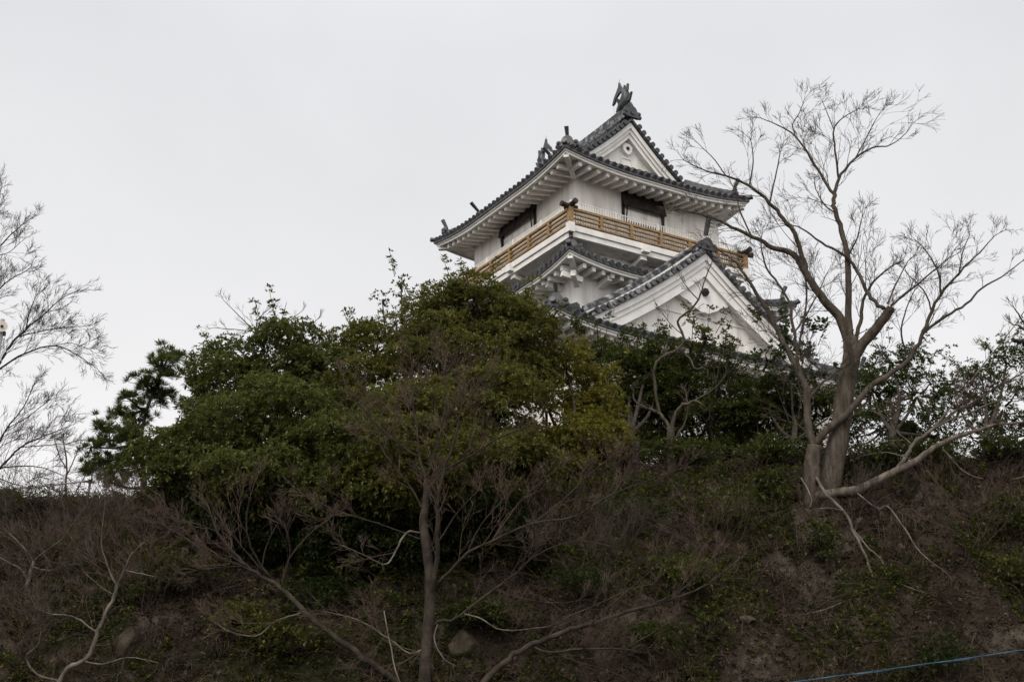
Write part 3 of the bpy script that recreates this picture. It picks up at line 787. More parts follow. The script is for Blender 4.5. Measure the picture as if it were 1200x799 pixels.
def leaf_object(name, tips, dirs, parent, off, k=7, ln=0.1, wd=0.045, cols=((0.03, 0.05, 0.016), (0.06, 0.085, 0.028)), tips_col=None, spread=(0.5, 1.35), mat='leaf', droop=0.25, jit=0.25):
    """rosettes of k leaves at each twig tip; one mesh, leaf colours in the colour attribute 'tint'"""
    T = np.asarray(tips, float); D = np.asarray(dirs, float); n = len(T)
    if n == 0: return None
    D /= np.linalg.norm(D, axis=1, keepdims=True) + 1e-9
    T = np.repeat(T, k, 0); D = np.repeat(D, k, 0); m = n * k
    rv = rng.normal(size=(n, 3)); rv = np.repeat(rv, k, 0)
    e1 = np.cross(D, rv); e1 /= np.linalg.norm(e1, axis=1, keepdims=True) + 1e-9
    e2 = np.cross(D, e1)
    ang = np.tile(np.arange(k) * 2.399, n) + rng.normal(0, 0.3, m)
    A = rng.uniform(spread[0], spread[1], m)
    d = D * np.cos(A)[:, None] + (e1 * np.cos(ang)[:, None] + e2 * np.sin(ang)[:, None]) * np.sin(A)[:, None]
    d[:, 2] -= droop * rng.uniform(0, 1, m); d /= np.linalg.norm(d, axis=1, keepdims=True) + 1e-9
    upv = np.array([0, 0, 1.0]) + rng.normal(0, jit, (m, 3))
    sd = np.cross(d, upv); sd /= np.linalg.norm(sd, axis=1, keepdims=True) + 1e-9
    l = ln * rng.uniform(0.65, 1.25, m)[:, None]; wv = wd * rng.uniform(0.7, 1.2, m)[:, None]
    b = T + d * (0.15 * l); mid = b + d * (0.45 * l); tp = b + d * l; tp[:, 2] -= 0.12 * l[:, 0]
    V = np.stack([b, mid + sd * wv / 2, tp, mid - sd * wv / 2], 1).reshape(-1, 3) - np.array(off)
    me = bpy.data.meshes.new(name)
    me.vertices.add(4 * m); me.vertices.foreach_set('co', V.astype(np.float32).ravel())
    me.loops.add(4 * m); me.loops.foreach_set('vertex_index', np.arange(4 * m, dtype=np.int32))
    me.polygons.add(m); me.polygons.foreach_set('loop_start', np.arange(0, 4 * m, 4, dtype=np.int32)); me.polygons.foreach_set('loop_total', np.full(m, 4, dtype=np.int32))
    me.update(calc_edges=True)
    c0, c1 = np.array(cols[0]), np.array(cols[1])
    f = np.repeat(rng.beta(1.6, 1.8, n), k) * 0.65 + rng.uniform(0, 0.35, m)
    col = c0 + (c1 - c0) * f[:, None]
    if tips_col is not None:
        mk = np.repeat(rng.uniform(0, 1, n) < tips_col[1], k); col[mk] = np.array(tips_col[0]) * rng.uniform(0.7, 1.2, (mk.sum(), 1))
    ca = np.ones((m, 4, 4), np.float32); ca[:, :, :3] = col[:, None, :]
    at_ = me.color_attributes.new('tint', 'FLOAT_COLOR', 'POINT'); at_.data.foreach_set('color', ca.ravel())
    return link(name, me, M[mat], parent)

def clump_tips(center, rad, dens, bias=Vector((0, -0.1, 0.5)), outward=None, rmin=0.55):
    """twig tips over the upper and outer part of one leaf clump"""
    rad = Vector(rad); n = max(4, int(dens * 4.2 * (rad.x * rad.y + rad.x * rad.z + rad.y * rad.z) / 3 * 2))
    d = rng.normal(size=(n, 3)); d /= np.linalg.norm(d, axis=1, keepdims=True)
    o = np.array(bias) + (np.array(outward) if outward is not None else 0)
    keep_ = (d @ o) / (np.linalg.norm(o) + 1e-9) > rng.uniform(-0.35, 0.3, n)
    d = d[keep_]; rr = rng.uniform(rmin, 1.05, (len(d), 1))
    return np.array(center) + d * np.array(rad) * rr, d * 0.8 + np.array((0, 0, 0.45))
def leafy_tree(label, cat, lobes, Y, base, cols, name='evergreen_tree', trunk_r=0.2, dens=60, ln=0.10, wd=0.043, k=9, tips_col=None, clump=(0.36, 0.72), depth=0.75, bark='bark_dark', group=None, fill=1.15, spread=(0.5, 1.35), cl_dens=1.55, sprigs=1.6):
    """lobes: (x, y, rx, ry[, depth offset]) in photo pixels at distance Y; base: photo pixel of the foot or a world point"""
    s = mpp(Y); rootp = base if isinstance(base, Vector) else on_hill(*base)
    t = empty(name, rootp, 0, label=label, cat=cat, group=group)
    T, D = [], []; tb = MB(rootp); ctrs = []
    tot = sum(l[2] * l[3] for l in lobes)
    cx = sum(l[0] * l[2] * l[3] for l in lobes) / tot; cy = sum(l[1] * l[2] * l[3] for l in lobes) / tot
    heart = at(cx, cy, Y); fork = rootp.lerp(heart, 0.45)
    tb.tube(smooth_path([rootp - Vector((0, 0, 0.3)), rootp.lerp(fork, 0.5) + Vector((0.1, 0.05, 0)), fork, heart.lerp(fork, 0.3)], 3), [trunk_r * (0.85 - 0.05 * i) for i in range(10)], 8)
    for l in lobes:
        x, y, rx, ry = l[:4]; dy = l[4] if len(l) > 4 else 0
        c = at(x, y, Y + dy); a, b, h_ = max(0.25, rx * s - 0.34), max(0.5, rx * s * depth), max(0.2, ry * s - 0.26)
        tb.tube(smooth_path([fork, fork.lerp(c, 0.5) + Vector((random.gauss(0, .15), random.gauss(0, .15), -0.1)), c], 3), [trunk_r * (0.4 - 0.045 * i) for i in range(7)], 6)
        n = int(cl_dens * (8 + 6.0 * (a * b + a * h_ + b * h_) / 3 * 4))
        for i in range(n):
            u = Vector((random.gauss(0, 1), random.gauss(0, 1), random.gauss(0, 1))).normalized()
            rr = random.uniform(0.68, 1.12) if random.random() < 0.78 else random.uniform(0.2, 0.7)
            q = c + Vector((u.x * a, u.y * b, u.z * h_)) * rr
            cr = random.uniform(*clump) * min(1.0, 0.55 + 0.5 * min(a, h_))
            tp, dr = clump_tips(q, (cr, cr * 0.9, cr * 0.55), dens * fill, outward=u * 0.8)
            T.append(tp); D.append(dr)
            if random.random() < 0.5: tb.tube([c.lerp(q, 0.2), c.lerp(q, 0.6) + Vector((0, 0, -0.05)), q], [0.04, 0.028, 0.012], 4, cap=False)
    for _ in range(int(sprigs * tot / 900)):
        l = random.choice(lobes); c = at(l[0], l[1], Y + (l[4] if len(l) > 4 else 0)); u = Vector((random.gauss(0, 1), random.gauss(-0.2, 0.6), abs(random.gauss(0.5, 0.7)))).normalized()
        q0 = c + Vector((u.x * l[2] * s, u.y * l[2] * s * depth, u.z * l[3] * s)) * 0.85; ln_ = random.uniform(0.35, 0.85); q1 = q0 + (u + Vector((random.gauss(0, .25), random.gauss(0, .25), 0.4))).normalized() * ln_
        tb.tube([q0, q0.lerp(q1, 0.5), q1], [0.012, 0.009, 0.005], 3, cap=False)
        for j in range(random.randint(4, 9)):
            w_ = random.uniform(0.35, 1.05); pp = q0.lerp(q1, w_) + Vector((random.gauss(0, .06), random.gauss(0, .06), random.gauss(0, .06)))
            T.append(np.array([pp])); D.append(np.array([(q1 - q0).normalized() * 0.7 + Vector((random.gauss(0, .3), random.gauss(0, .3), 0.4))]))
    tb.build('trunk', M[bark], t, smooth=True)
    leaf_object('crown', np.concatenate(T), np.concatenate(D), t, rootp, k, ln, wd, cols, tips_col, spread)
    return t

# ------------------------------------------------------------------ evergreen trees on and behind the crest
GREEN = ((0.056, 0.062, 0.018), (0.182, 0.163, 0.052))
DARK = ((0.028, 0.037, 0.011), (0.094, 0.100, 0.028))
OLIVE = ((0.095, 0.088, 0.020), (0.25, 0.21, 0.05))
MOSSY = ((0.045, 0.050, 0.014), (0.115, 0.112, 0.03))
YELLOW = ((0.07, 0.075, 0.014), (0.17, 0.15, 0.03))
leafy_tree('broad dark green evergreen tree right of the pine, spreading down over the left bank', 'tree',
           [(338, 420, 58, 52), (275, 440, 60, 46), (254, 490, 46, 46), (212, 536, 38, 44), (320, 500, 90, 60, -1.4), (235, 545, 85, 45, -1.6), (375, 470, 55, 60), (390, 550, 80, 60, -2.6), (305, 572, 75, 38, -2.7), (205, 565, 40, 28, -2.0), (400, 590, 60, 26, -3.2)],
           30.4, on_hill(330, 610), ((0.042, 0.052, 0.016), (0.150, 0.148, 0.048)), trunk_r=0.26, tips_col=((0.16, 0.145, 0.06), 0.08))
leafy_tree('tallest rounded evergreen tree in the middle, its top reaching the keep balcony', 'tree',
           [(560, 362, 55, 40), (505, 372, 48, 38), (600, 385, 46, 42), (440, 415, 58, 40), (530, 420, 85, 50, -0.6), (615, 425, 40, 50), (430, 480, 60, 55, -1.4), (515, 500, 90, 60, -2.0), (590, 480, 60, 60, -1.4), (470, 550, 90, 50, -3.6), (570, 550, 80, 40, -3.2), (450, 585, 55, 30, -3.9)],
           31.2, on_hill(520, 600), GREEN, trunk_r=0.3, tips_col=((0.17, 0.14, 0.045), 0.10))
leafy_tree('airy light green evergreen treetop poking up left of the balcony', 'tree', [(470, 334, 26, 15), (498, 345, 28, 20), (448, 352, 22, 16)], 36.5, Vector((at(480, 400, 36.5).x, 36.5, hill(0, 36.5))), ((0.04, 0.055, 0.015), (0.10, 0.11, 0.03)), trunk_r=0.12, dens=9, clump=(0.25, 0.45), cl_dens=0.7)
leafy_tree('yellow leaved evergreen tree below the keep corner', 'tree', [(662, 428, 44, 36), (696, 470, 38, 48), (640, 475, 42, 50), (684, 520, 50, 40, -0.9), (625, 535, 50, 45, -0.9), (655, 560, 50, 26, -1.4), (700, 520, 40, 30, -0.4)], 31.8, on_hill(660, 570), OLIVE, trunk_r=0.16, tips_col=((0.19, 0.16, 0.035), 0.2), ln=0.085, wd=0.04)
leafy_tree('dark bushy evergreen left of the crooked tree and under the gable', 'tree', [(738, 442, 54, 34), (702, 420, 36, 26), (760, 418, 26, 20), (722, 490, 56, 46), (770, 460, 40, 50), (740, 530, 60, 35)], 35.5, on_hill(740, 545), DARK, trunk_r=0.16, ln=0.11, sprigs=9, cl_dens=1.2, fill=0.9)
leafy_tree('dark glossy evergreen below the middle of the lower gable', 'tree', [(812, 460, 50, 36), (868, 472, 50, 34), (790, 436, 22, 18), (846, 440, 26, 20), (830, 500, 60, 40), (785, 500, 45, 36), (885, 505, 45, 45), (820, 540, 60, 26)], 35.8, on_hill(830, 545), DARK, trunk_r=0.16, ln=0.11, sprigs=9, cl_dens=1.2, fill=0.9)
leafy_tree('small pale green shrub sprouting against the white gable wall', 'shrub', [(828, 398, 20, 14), (848, 405, 16, 10), (810, 405, 14, 14)], 35.0, Vector((at(830, 420, 35).x, 35, hill(4, 35))), ((0.06, 0.07, 0.02), (0.13, 0.13, 0.045)), name='shrub', trunk_r=0.04, dens=17, clump=(0.16, 0.28), cl_dens=1.3, sprigs=14, ln=0.1, wd=0.05)
leafy_tree('sparse large leaved shrub between the gable and the forked bare trunks', 'shrub', [(915, 400, 22, 26), (945, 415, 24, 20), (900, 425, 20, 12), (930, 440, 30, 16)], 34.5, Vector((at(925, 440, 34.5).x, 34.5, hill(6.7, 34.5))), ((0.02, 0.032, 0.012), (0.06, 0.07, 0.025)), name='shrub', trunk_r=0.05, dens=9, clump=(0.2, 0.36), cl_dens=0.8, sprigs=8, ln=0.15, wd=0.085, k=6)
leafy_tree('dark evergreen behind the base of the two bare trunks', 'tree', [(925, 470, 40, 40), (935, 520, 50, 30), (900, 480, 36, 40), (970, 490, 34, 40)], 35.4, on_hill(930, 545), DARK, trunk_r=0.14, sprigs=3, cl_dens=1.2, fill=0.9)
leafy_tree('rounded dark evergreen just right of the thick bare trunk', 'tree', [(1045, 425, 40, 26), (1020, 455, 36, 34), (1075, 465, 40, 36), (1040, 500, 62, 40), (1090, 510, 36, 30)], 35.6, on_hill(1040, 540), ((0.024, 0.038, 0.012), (0.09, 0.105, 0.032)), trunk_r=0.16, fill=0.7, cl_dens=1.05, sprigs=4)
leafy_tree('loose dark evergreen nearest the right edge of the picture', 'tree', [(1150, 440, 36, 30), (1180, 425, 24, 24), (1125, 480, 38, 34), (1175, 480, 40, 40), (1140, 515, 60, 28), (1205, 510, 36, 36)], 35.2, on_hill(1150, 538), ((0.024, 0.038, 0.012), (0.10, 0.115, 0.035)), trunk_r=0.15, fill=0.55, cl_dens=0.9, sprigs=5)

SHADE = ((0.015, 0.024, 0.008), (0.048, 0.058, 0.019))  # near-black leaf colours imitating shade; bushes added to extend the shadow mass downwards
leafy_tree('low evergreen bush added on the bank left of the maple trunk, leaves coloured as deep shade', 'shrub', [(430, 615, 60, 36), (470, 650, 46, 30), (385, 640, 40, 28)], 27.6, on_hill(430, 660), SHADE, name='shrub', trunk_r=0.08, sprigs=2)
leafy_tree('low evergreen bush added on the bank right of the maple trunk, leaves coloured as deep shade', 'shrub', [(560, 610, 60, 28), (610, 632, 44, 24), (540, 645, 40, 22)], 27.8, on_hill(565, 650), SHADE, name='shrub', trunk_r=0.08, sprigs=2)
leafy_tree('low evergreen bush added on the bank under the left half of the broad evergreen, leaves coloured as deep shade', 'shrub', [(270, 620, 60, 24), (330, 640, 50, 24)], 28.2, on_hill(300, 650), SHADE, name='shrub', trunk_r=0.08, sprigs=2)
def pine(label, tufts, Y, trunk):
    base = Vector((at(*trunk[0], Y).x, Y, hill(at(*trunk[0], Y).x, Y))); s = mpp(Y)
    t = empty('pine_tree', base, 0, label=label, cat='tree')
    tb = MB(base); tp = [base - Vector((0, 0, 0.3))] + [at(x, y, Y) for x, y in trunk]; SPt = smooth_path(tp, 4)
    tb.tube(SPt, [0.07 * (1 - 0.75 * i / len(SPt)) for i in range(len(SPt))], 7); T, D = [], []
    for (x, y, rx, ry) in tufts:
        c = at(x, y, Y + random.uniform(-0.6, 0.6)); q = min(SPt, key=lambda p: (p - c).length)
        tb.tube([q, q.lerp(c, 0.5) + Vector((0, 0, -0.06)), c], [0.04, 0.03, 0.015], 5)
        for i in range(int(9 + rx * ry / 11)):
            u = Vector((random.gauss(0, 0.55) * rx * s, random.gauss(0, 0.4) * rx * s, random.gauss(0, 0.55) * ry * s)); p = c + u
            tb.tube([c, p], [0.012, 0.007], 3, cap=False)
            T.append(np.array([p])); D.append(np.array([u.normalized() * 0.6 + Vector((0, 0, 0.9))]))
    tb.build('trunk', M['bark_dark'], t, smooth=True)
    leaf_object('crown', np.concatenate(T), np.concatenate(D), t, base, 60, 0.17, 0.016, ((0.045, 0.058, 0.016), (0.115, 0.130, 0.042)), None, (0.15, 1.25), droop=0.05)
pine('slender ragged pine standing left of the broad evergreen', [(190, 430, 18, 16), (200, 418, 12, 10), (172, 452, 18, 14), (185, 465, 20, 14), (140, 483, 10, 8), (160, 492, 16, 12), (118, 500, 9, 9), (128, 515, 16, 12), (150, 512, 16, 12), (106, 524, 10, 8), (120, 540, 16, 12), (140, 550, 18, 14), (165, 530, 18, 16), (108, 550, 10, 10), (155, 470, 10, 8), (130, 565, 14, 8)], 31.2, [(168, 560), (165, 520), (172, 480), (188, 440), (196, 420)])

# ------------------------------------------------------------------ bare trees
# tall forked tree on the right
bare_tree('tall grey bare tree with a thick trunk forking above the right bank', 'tree', [
    [(968, 580, 23), (974, 556, 21), (981, 520, 20), (988, 480, 18), (993, 445, 17), (998, 418, 17), (997, 396, 14)],
    [(997, 400, 11), (994, 372, 9), (994, 336, 8), (993, 300, 7.2), (986, 270, 6.5), (979, 246, 6), (978, 230, 5.4), (983, 210, 4), (999, 188, 3), (1022, 174, 2.2), (1044, 170, 1.5), (1062, 156, 1)],
    [(978, 230, 4.2), (966, 212, 3.8), (950, 186, 3.2), (932, 160, 2.4), (910, 146, 1.6), (890, 138, 1)],
    [(983, 210, 3), (979, 176, 2.5), (977, 152, 2), (988, 138, 1.4), (1006, 128, 0.9)],
    [(977, 152, 1.6), (970, 134, 1.2), (964, 120, 0.8)],
    [(932, 160, 1.8), (929, 146, 1.5), (937, 132, 1.2), (942, 118, 0.8)],
    [(1003, 184, 1.8), (1012, 168, 1.5), (1021, 150, 1.2), (1029, 136, 0.8)],
    [(995, 402, 13), (984, 372, 12), (966, 352, 11), (946, 322, 9), (930, 298, 8), (906, 290, 6.2), (882, 278, 5), (858, 266, 4), (830, 254, 2.6), (798, 246, 1.4)],
    [(944, 318, 6.4), (934, 280, 5.8), (918, 256, 5.2), (902, 238, 4.6), (878, 218, 3.6), (850, 206, 2.6), (826, 200, 1.8), (802, 188, 1)],
    [(878, 218, 2), (883, 190, 1.6), (880, 165, 1)],
    [(850, 206, 1.6), (838, 188, 1.3), (820, 170, 0.8)],
    [(902, 238, 2.4), (908, 210, 2), (914, 180, 1.3)],
    [(882, 278, 2.4), (868, 250, 2), (862, 222, 1.3)],
    [(1000, 420, 14), (1012, 402, 13), (1026, 386, 12.5), (1038, 370, 12), (1044, 361, 11)],
    [(1036, 362, 5.5), (1022, 350, 5), (1010, 328, 4.6), (1000, 310, 4.2), (988, 298, 3.6), (962, 284, 2.8), (940, 268, 2), (922, 262, 1.2)],
    [(1044, 358, 3.2), (1064, 342, 2.6), (1088, 322, 2), (1112, 302, 1.2)],
    [(1040, 356, 2.4), (1052, 328, 1.8), (1064, 306, 1.2)],
    [(993, 300, 2.6), (1004, 280, 2), (1010, 256, 1.2)],
    [(1000, 402, 6), (1008, 378, 5), (1012, 352, 4), (1024, 330, 2.8), (1044, 312, 1.6)],
    [(979, 250, 2.2), (966, 240, 1.7), (956, 222, 1.1)],
], (970, 574), twig_len=1.15, dens=3.2, lev=3, up=0.15, twig_from=1, rmin=0.0036, rad=0.76)
bare_tree('bare tree with a low V fork before the thick trunk, one stem swept right', 'tree', [
    [(950, 582, 15), (951, 560, 14), (952, 540, 13), (955, 522, 12.5)],
    [(955, 524, 9), (949, 506, 8.5), (946, 480, 8), (945, 456, 7.6), (934, 432, 6.6), (924, 412, 6), (914, 392, 5.4), (902, 368, 5), (888, 348, 4.4), (876, 326, 3.4), (858, 304, 2.4), (838, 290, 1.4)],
    [(945, 458, 5), (938, 438, 4.6), (934, 412, 4), (930, 388, 3.6), (926, 358, 3), (912, 332, 2.6), (898, 314, 2.2), (892, 290, 1.4)],
    [(934, 414, 3), (940, 386, 2.6), (945, 356, 2.2), (944, 326, 1.6), (934, 300, 1)],
    [(930, 390, 2.2), (944, 370, 1.9), (958, 345, 1.5), (968, 322, 1)],
    [(946, 470, 3), (962, 450, 2.6), (978, 438, 2.2), (990, 424, 1.6)],
    [(955, 522, 9), (969, 504, 8.4), (990, 487, 7.6), (1005, 471, 7), (1020, 453, 6.4), (1041, 439, 5.8), (1062, 425, 5.2), (1074, 408, 4.6), (1082, 388, 4.2), (1092, 366, 3.8), (1102, 346, 3.2), (1124, 320, 2.4), (1148, 296, 1.6), (1166, 276, 1)],
    [(1080, 392, 3.4), (1108, 370, 3), (1132, 356, 2.6), (1150, 338, 2.2), (1174, 324, 1.6), (1198, 306, 1)],
    [(1102, 348, 2.4), (1100, 322, 2), (1088, 298, 1.5), (1076, 284, 1)],
    [(1124, 320, 1.8), (1128, 296, 1.4), (1136, 276, 0.9)],
    [(1066, 420, 2.4), (1056, 392, 2), (1062, 362, 1.5), (1072, 340, 1)],
    [(1092, 366, 2), (1082, 340, 1.6), (1064, 322, 1)],
], (950, 584), twig_len=1.15, dens=3.2, lev=3, up=0.2, twig_from=1, rmin=0.0036, rad=0.85)
bare_tree('pale bare trunk growing nearly flat from the bank, its boughs reaching to the right edge', 'tree', [
    [(952, 582, 7), (984, 577, 7), (1005, 574, 6.6), (1026, 564, 6), (1050, 552, 5.4), (1068, 543, 5), (1086, 531, 4.2), (1104, 519, 3.6), (1134, 508, 2.8), (1164, 498, 2.2), (1200, 495, 1.4)],
    [(1050, 552, 4.4), (1062, 535, 4), (1070, 520, 3.6), (1086, 508, 3.2), (1110, 489, 2.8), (1140, 471, 2.4), (1170, 453, 1.8), (1200, 436, 1.2)],
    [(1086, 508, 2), (1108, 494, 1.8), (1136, 484, 1.5), (1168, 470, 1.2), (1200, 466, 0.8)],
    [(1100, 522, 2.4), (1112, 534, 2.2), (1124, 548, 1.9), (1146, 560, 1.6), (1176, 562, 1.3), (1204, 558, 1)],
    [(1070, 522, 2), (1050, 505, 1.7), (1040, 490, 1.3), (1024, 482, 1)],
    [(1090, 505, 2), (1120, 470, 1.6), (1150, 430, 1.3), (1176, 398, 1), (1196, 372, 0.8)],
    [(1074, 540, 1.6), (1040, 530, 1.2), (1010, 534, 0.9)],
], (955, 586), bark='bark_pale', twig='twig_red', twig_len=0.9, dens=2.6, lev=3, up=0.25, rmin=0.0042, root=on_hill(950, 584))
bare_tree('pale dead branches hanging down the bank from the forked trunks', 'branch', [
    [(957, 560, 2.6), (969, 581, 2.6), (990, 599, 2.4), (999, 620, 2.3), (1011, 644, 2.1), (1023, 677, 1.8), (1020, 692, 1.5), (1027, 710, 1)],
    [(939, 560, 1.6), (946, 572, 1.7), (951, 588, 1.5), (944, 600, 1)],
    [(1000, 620, 1.6), (1016, 640, 1.5), (1030, 652, 1.3), (1040, 668, 1.1), (1056, 684, 1), (1096, 698, 0.7)],
    [(1005, 578, 1.6), (1029, 596, 1.6), (1040, 593, 1.5), (1061, 620, 1.4), (1079, 647, 1.2), (1109, 671, 0.8)],
    [(1020, 692, 1.2), (990, 704, 1.1), (960, 716, 1), (936, 720, 0.7)],
    [(990, 599, 1.4), (970, 595, 1.2), (945, 598, 0.9)],
], (980, 620), bark='bark_pale', twig='twig_red', twig_len=0.7, dens=3.2, lev=2, up=-0.2, rad=0.85, back=-0.1, name='dead_branch', drift=-0.35, root=on_hill(957, 570), rmin=0.004)
# crooked small trees below the gable
bare_tree('crooked pale bare tree with an elbowed stem rising to the right below the gable', 'tree', [
    [(857, 536, 5), (858, 524, 5), (862, 512, 4.6), (877, 500, 4.4), (892, 485, 4.2), (902, 465, 3.8), (919, 454, 3.2), (926, 440, 2.4)],
    [(860, 512, 2.6), (857, 490, 2.2), (855, 470, 1.9), (854, 450, 1.4), (862, 436, 0.9)],
    [(855, 470, 1.4), (844, 456, 1.2), (836, 440, 0.9)],
    [(880, 498, 1.8), (900, 496, 1.6), (912, 502, 1.3), (920, 512, 0.9)],
    [(856, 526, 2.4), (846, 516, 1.6), (840, 500, 1.1), (836, 480, 0.8)],
], (857, 546), bark='bark_pale', twig='twig', twig_len=0.6, dens=3.2, lev=2, up=0.4)
bare_tree('crooked dark bare tree whose pale bent arm and thin stem cross the gable', 'tree', [
    [(787, 545, 6.5), (786, 520, 6), (786, 500, 5.4)],
    [(786, 504, 4), (790, 490, 3.6), (797, 477, 3.2), (806, 472, 2.8), (815, 470, 2.4), (826, 476, 1.6)],
    [(786, 502, 3.6), (774, 486, 3), (758, 478, 2.4), (744, 470, 1.8), (742, 462, 1.2)],
    [(797, 477, 1.8), (820, 466, 1.6), (838, 454, 1.2), (850, 440, 0.8)],
    [(774, 486, 2.8), (768, 455, 2.8), (770, 424, 2.8), (796, 408, 2.6), (801, 394, 2.4), (794, 376, 2.2), (808, 364, 2), (819, 350, 1.7), (826, 328, 1.2), (834, 308, 0.8)],
    [(819, 352, 1.2), (806, 338, 1), (796, 322, 0.7)],
    [(796, 408, 1.8), (808, 420, 1.6), (815, 432, 1.3), (825, 430, 0.9)],
    [(800, 392, 1), (786, 380, 0.8), (776, 366, 0.6)],
    [(786, 520, 2.4), (800, 500, 1.8), (806, 480, 1.3), (804, 462, 0.9)],
], (787, 552), bark='bark', twig='twig', twig_len=0.55, dens=2.8, lev=2, up=0.4)
# maple in the middle
bare_tree('bare maple with an upright trunk and fine reddish twigs in front of the tall evergreen', 'tree', [
    [(497, 815, 13), (500, 760, 12), (504, 697, 10.5), (501, 652, 9.5), (496, 615, 8.5), (498, 590, 7), (500, 562, 5.4)],
    [(504, 705, 7), (511, 660, 6.5), (512, 620, 6), (513, 585, 5), (520, 552, 4), (532, 520, 3), (540, 480, 2.2), (545, 440, 1.2)],
    [(500, 564, 4), (491, 534, 3.4), (489, 504, 2.9), (484, 473, 2.4), (483, 430, 1.8), (476, 395, 1.1)],
    [(500, 575, 4), (522, 551, 3.4), (552, 534, 2.8), (587, 512, 2.1), (613, 502, 1.4)],
    [(491, 536, 2.6), (474, 524, 2.4), (457, 512, 2.1), (431, 486, 1.7), (404, 448, 1.1)],
    [(500, 560, 3), (510, 530, 2.7), (517, 504, 2.4), (522, 465, 1.8), (518, 426, 1.1)],
    [(497, 600, 3.4), (480, 569, 2.8), (457, 540, 2.2), (440, 510, 1.6), (428, 470, 1)],
    [(510, 530, 2), (530, 500, 1.7), (548, 470, 1.3), (570, 440, 0.9)],
    [(484, 473, 1.6), (500, 440, 1.3), (512, 405, 0.9)],
    [(504, 692, 4.4), (520, 676, 4), (548, 648, 3.6), (576, 634, 3.2), (625, 613, 2.7), (670, 606, 2.3), (712, 582, 1.8), (750, 566, 1.4), (796, 550, 0.9)],
    [(576, 634, 2.2), (600, 600, 1.9), (622, 575, 1.5), (650, 552, 1)],
    [(625, 613, 1.8), (660, 585, 1.5), (690, 556, 1.1), (712, 538, 0.8)],
    [(504, 736, 4.2), (516, 728, 4), (534, 725, 3.6), (555, 708, 3.2), (579, 690, 2.8), (607, 669, 2.3), (632, 648, 1.9), (677, 634, 1.5), (730, 643, 0.9)],
    [(494, 624, 2.4), (476, 624, 2.6), (464, 645, 2.4), (452, 661, 2), (430, 652, 1.3), (400, 638, 0.8)],
    [(495, 632, 2), (467, 622, 1.9), (443, 613, 1.7), (415, 605, 1.5), (380, 592, 1.2), (352, 576, 0.8)],
    [(544, 719, 2.2), (565, 725, 2), (590, 738, 1.8), (642, 734, 1.2)],
    [(513, 730, 2), (509, 750, 1.9), (520, 771, 1.7), (534, 780, 1.2)],
    [(502, 757, 2.6), (480, 765, 2.2), (462, 752, 2), (446, 742, 1.7), (420, 726, 1.3), (380, 716, 0.9)],
    [(450, 715, 1.4), (455, 743, 1.7), (462, 778, 1.8), (470, 802, 1.8)],
    [(579, 690, 1.6), (610, 700, 1.4), (650, 706, 1.1), (690, 702, 0.8)],
    [(548, 648, 2), (560, 620, 1.7), (585, 590, 1.3), (606, 570, 0.9)],
    [(501, 652, 2.2), (520, 625, 1.9), (536, 600, 1.5), (560, 575, 1)],
], 26.0, bark='bark_dark', twig='twig_red', twig_len=0.95, dens=4.2, lev=3, up=0.3, rmin=0.003, twig_from=1, rad=0.7, back=0.05, pale=(13, 15, 16, 17, 18))
bare_tree('long low bare bough arching right from the foot of the maple', 'tree', [
    [(556, 812, 5.6), (574, 792, 5.4), (597, 771, 5), (625, 755, 4.5), (660, 741, 4), (700, 729, 3.4), (750, 712, 2.7), (796, 699, 2.1), (830, 684, 1.6), (861, 659, 0.9)],
    [(625, 758, 2.6), (646, 764, 2.3), (681, 760, 2), (730, 760, 1.3), (748, 764, 0.9)],
    [(690, 732, 2), (720, 705, 1.7), (750, 680, 1.4), (772, 660, 1)],
    [(760, 709, 1.6), (800, 690, 1.4), (835, 654, 0.9)],
    [(735, 758, 1.4), (760, 744, 1.2), (784, 728, 0.8)],
    [(640, 748, 2), (662, 725, 1.7), (700, 708, 1.5), (740, 690, 1.2), (766, 684, 0.8)],
    [(646, 764, 1.6), (680, 776, 1.4), (720, 788, 1.1), (760, 806, 0.9)],
], 25.6, bark='bark_dark', twig='twig_red', twig_len=0.9, dens=3.4, lev=3, up=0.3, rmin=0.003, root=on_hill(556, 800), rad=0.85, back=0.1)
bare_tree('slanting bare tree leaning up to the left from the foot of the maple', 'tree', [
    [(475, 806, 5.6), (437, 778, 5.2), (407, 757, 4.9), (359, 718, 4.4), (330, 689, 4), (300, 671, 3.2), (279, 653, 2.7), (255, 623, 2), (244, 593, 1.2)],
    [(318, 678, 2.4), (294, 641, 2), (289, 605, 1.6), (297, 569, 1)],
    [(330, 689, 2), (338, 656, 1.8), (362, 626, 1.5), (386, 608, 1)],
    [(356, 717, 1.8), (338, 722, 1.8), (320, 730, 1.8), (300, 745, 1.7), (270, 740, 1.1), (250, 728, 0.8)],
    [(300, 671, 2), (276, 660, 1.8), (240, 646, 1.5), (210, 626, 1.2), (186, 612, 0.8)],
    [(255, 623, 1.4), (232, 614, 1.2), (204, 606, 1), (184, 590, 0.7)],
    [(290, 664, 1.6), (262, 664, 1.3), (230, 668, 1)],
    [(306, 672, 1.6), (312, 640, 1.3), (326, 612, 0.9)],
], 26.0, bark='bark_dark', twig='twig_red', twig_len=1.0, dens=4.2, lev=3, up=0.35, rmin=0.003, root=on_hill(475, 798), rad=0.85, back=0.1, pale=(3,))
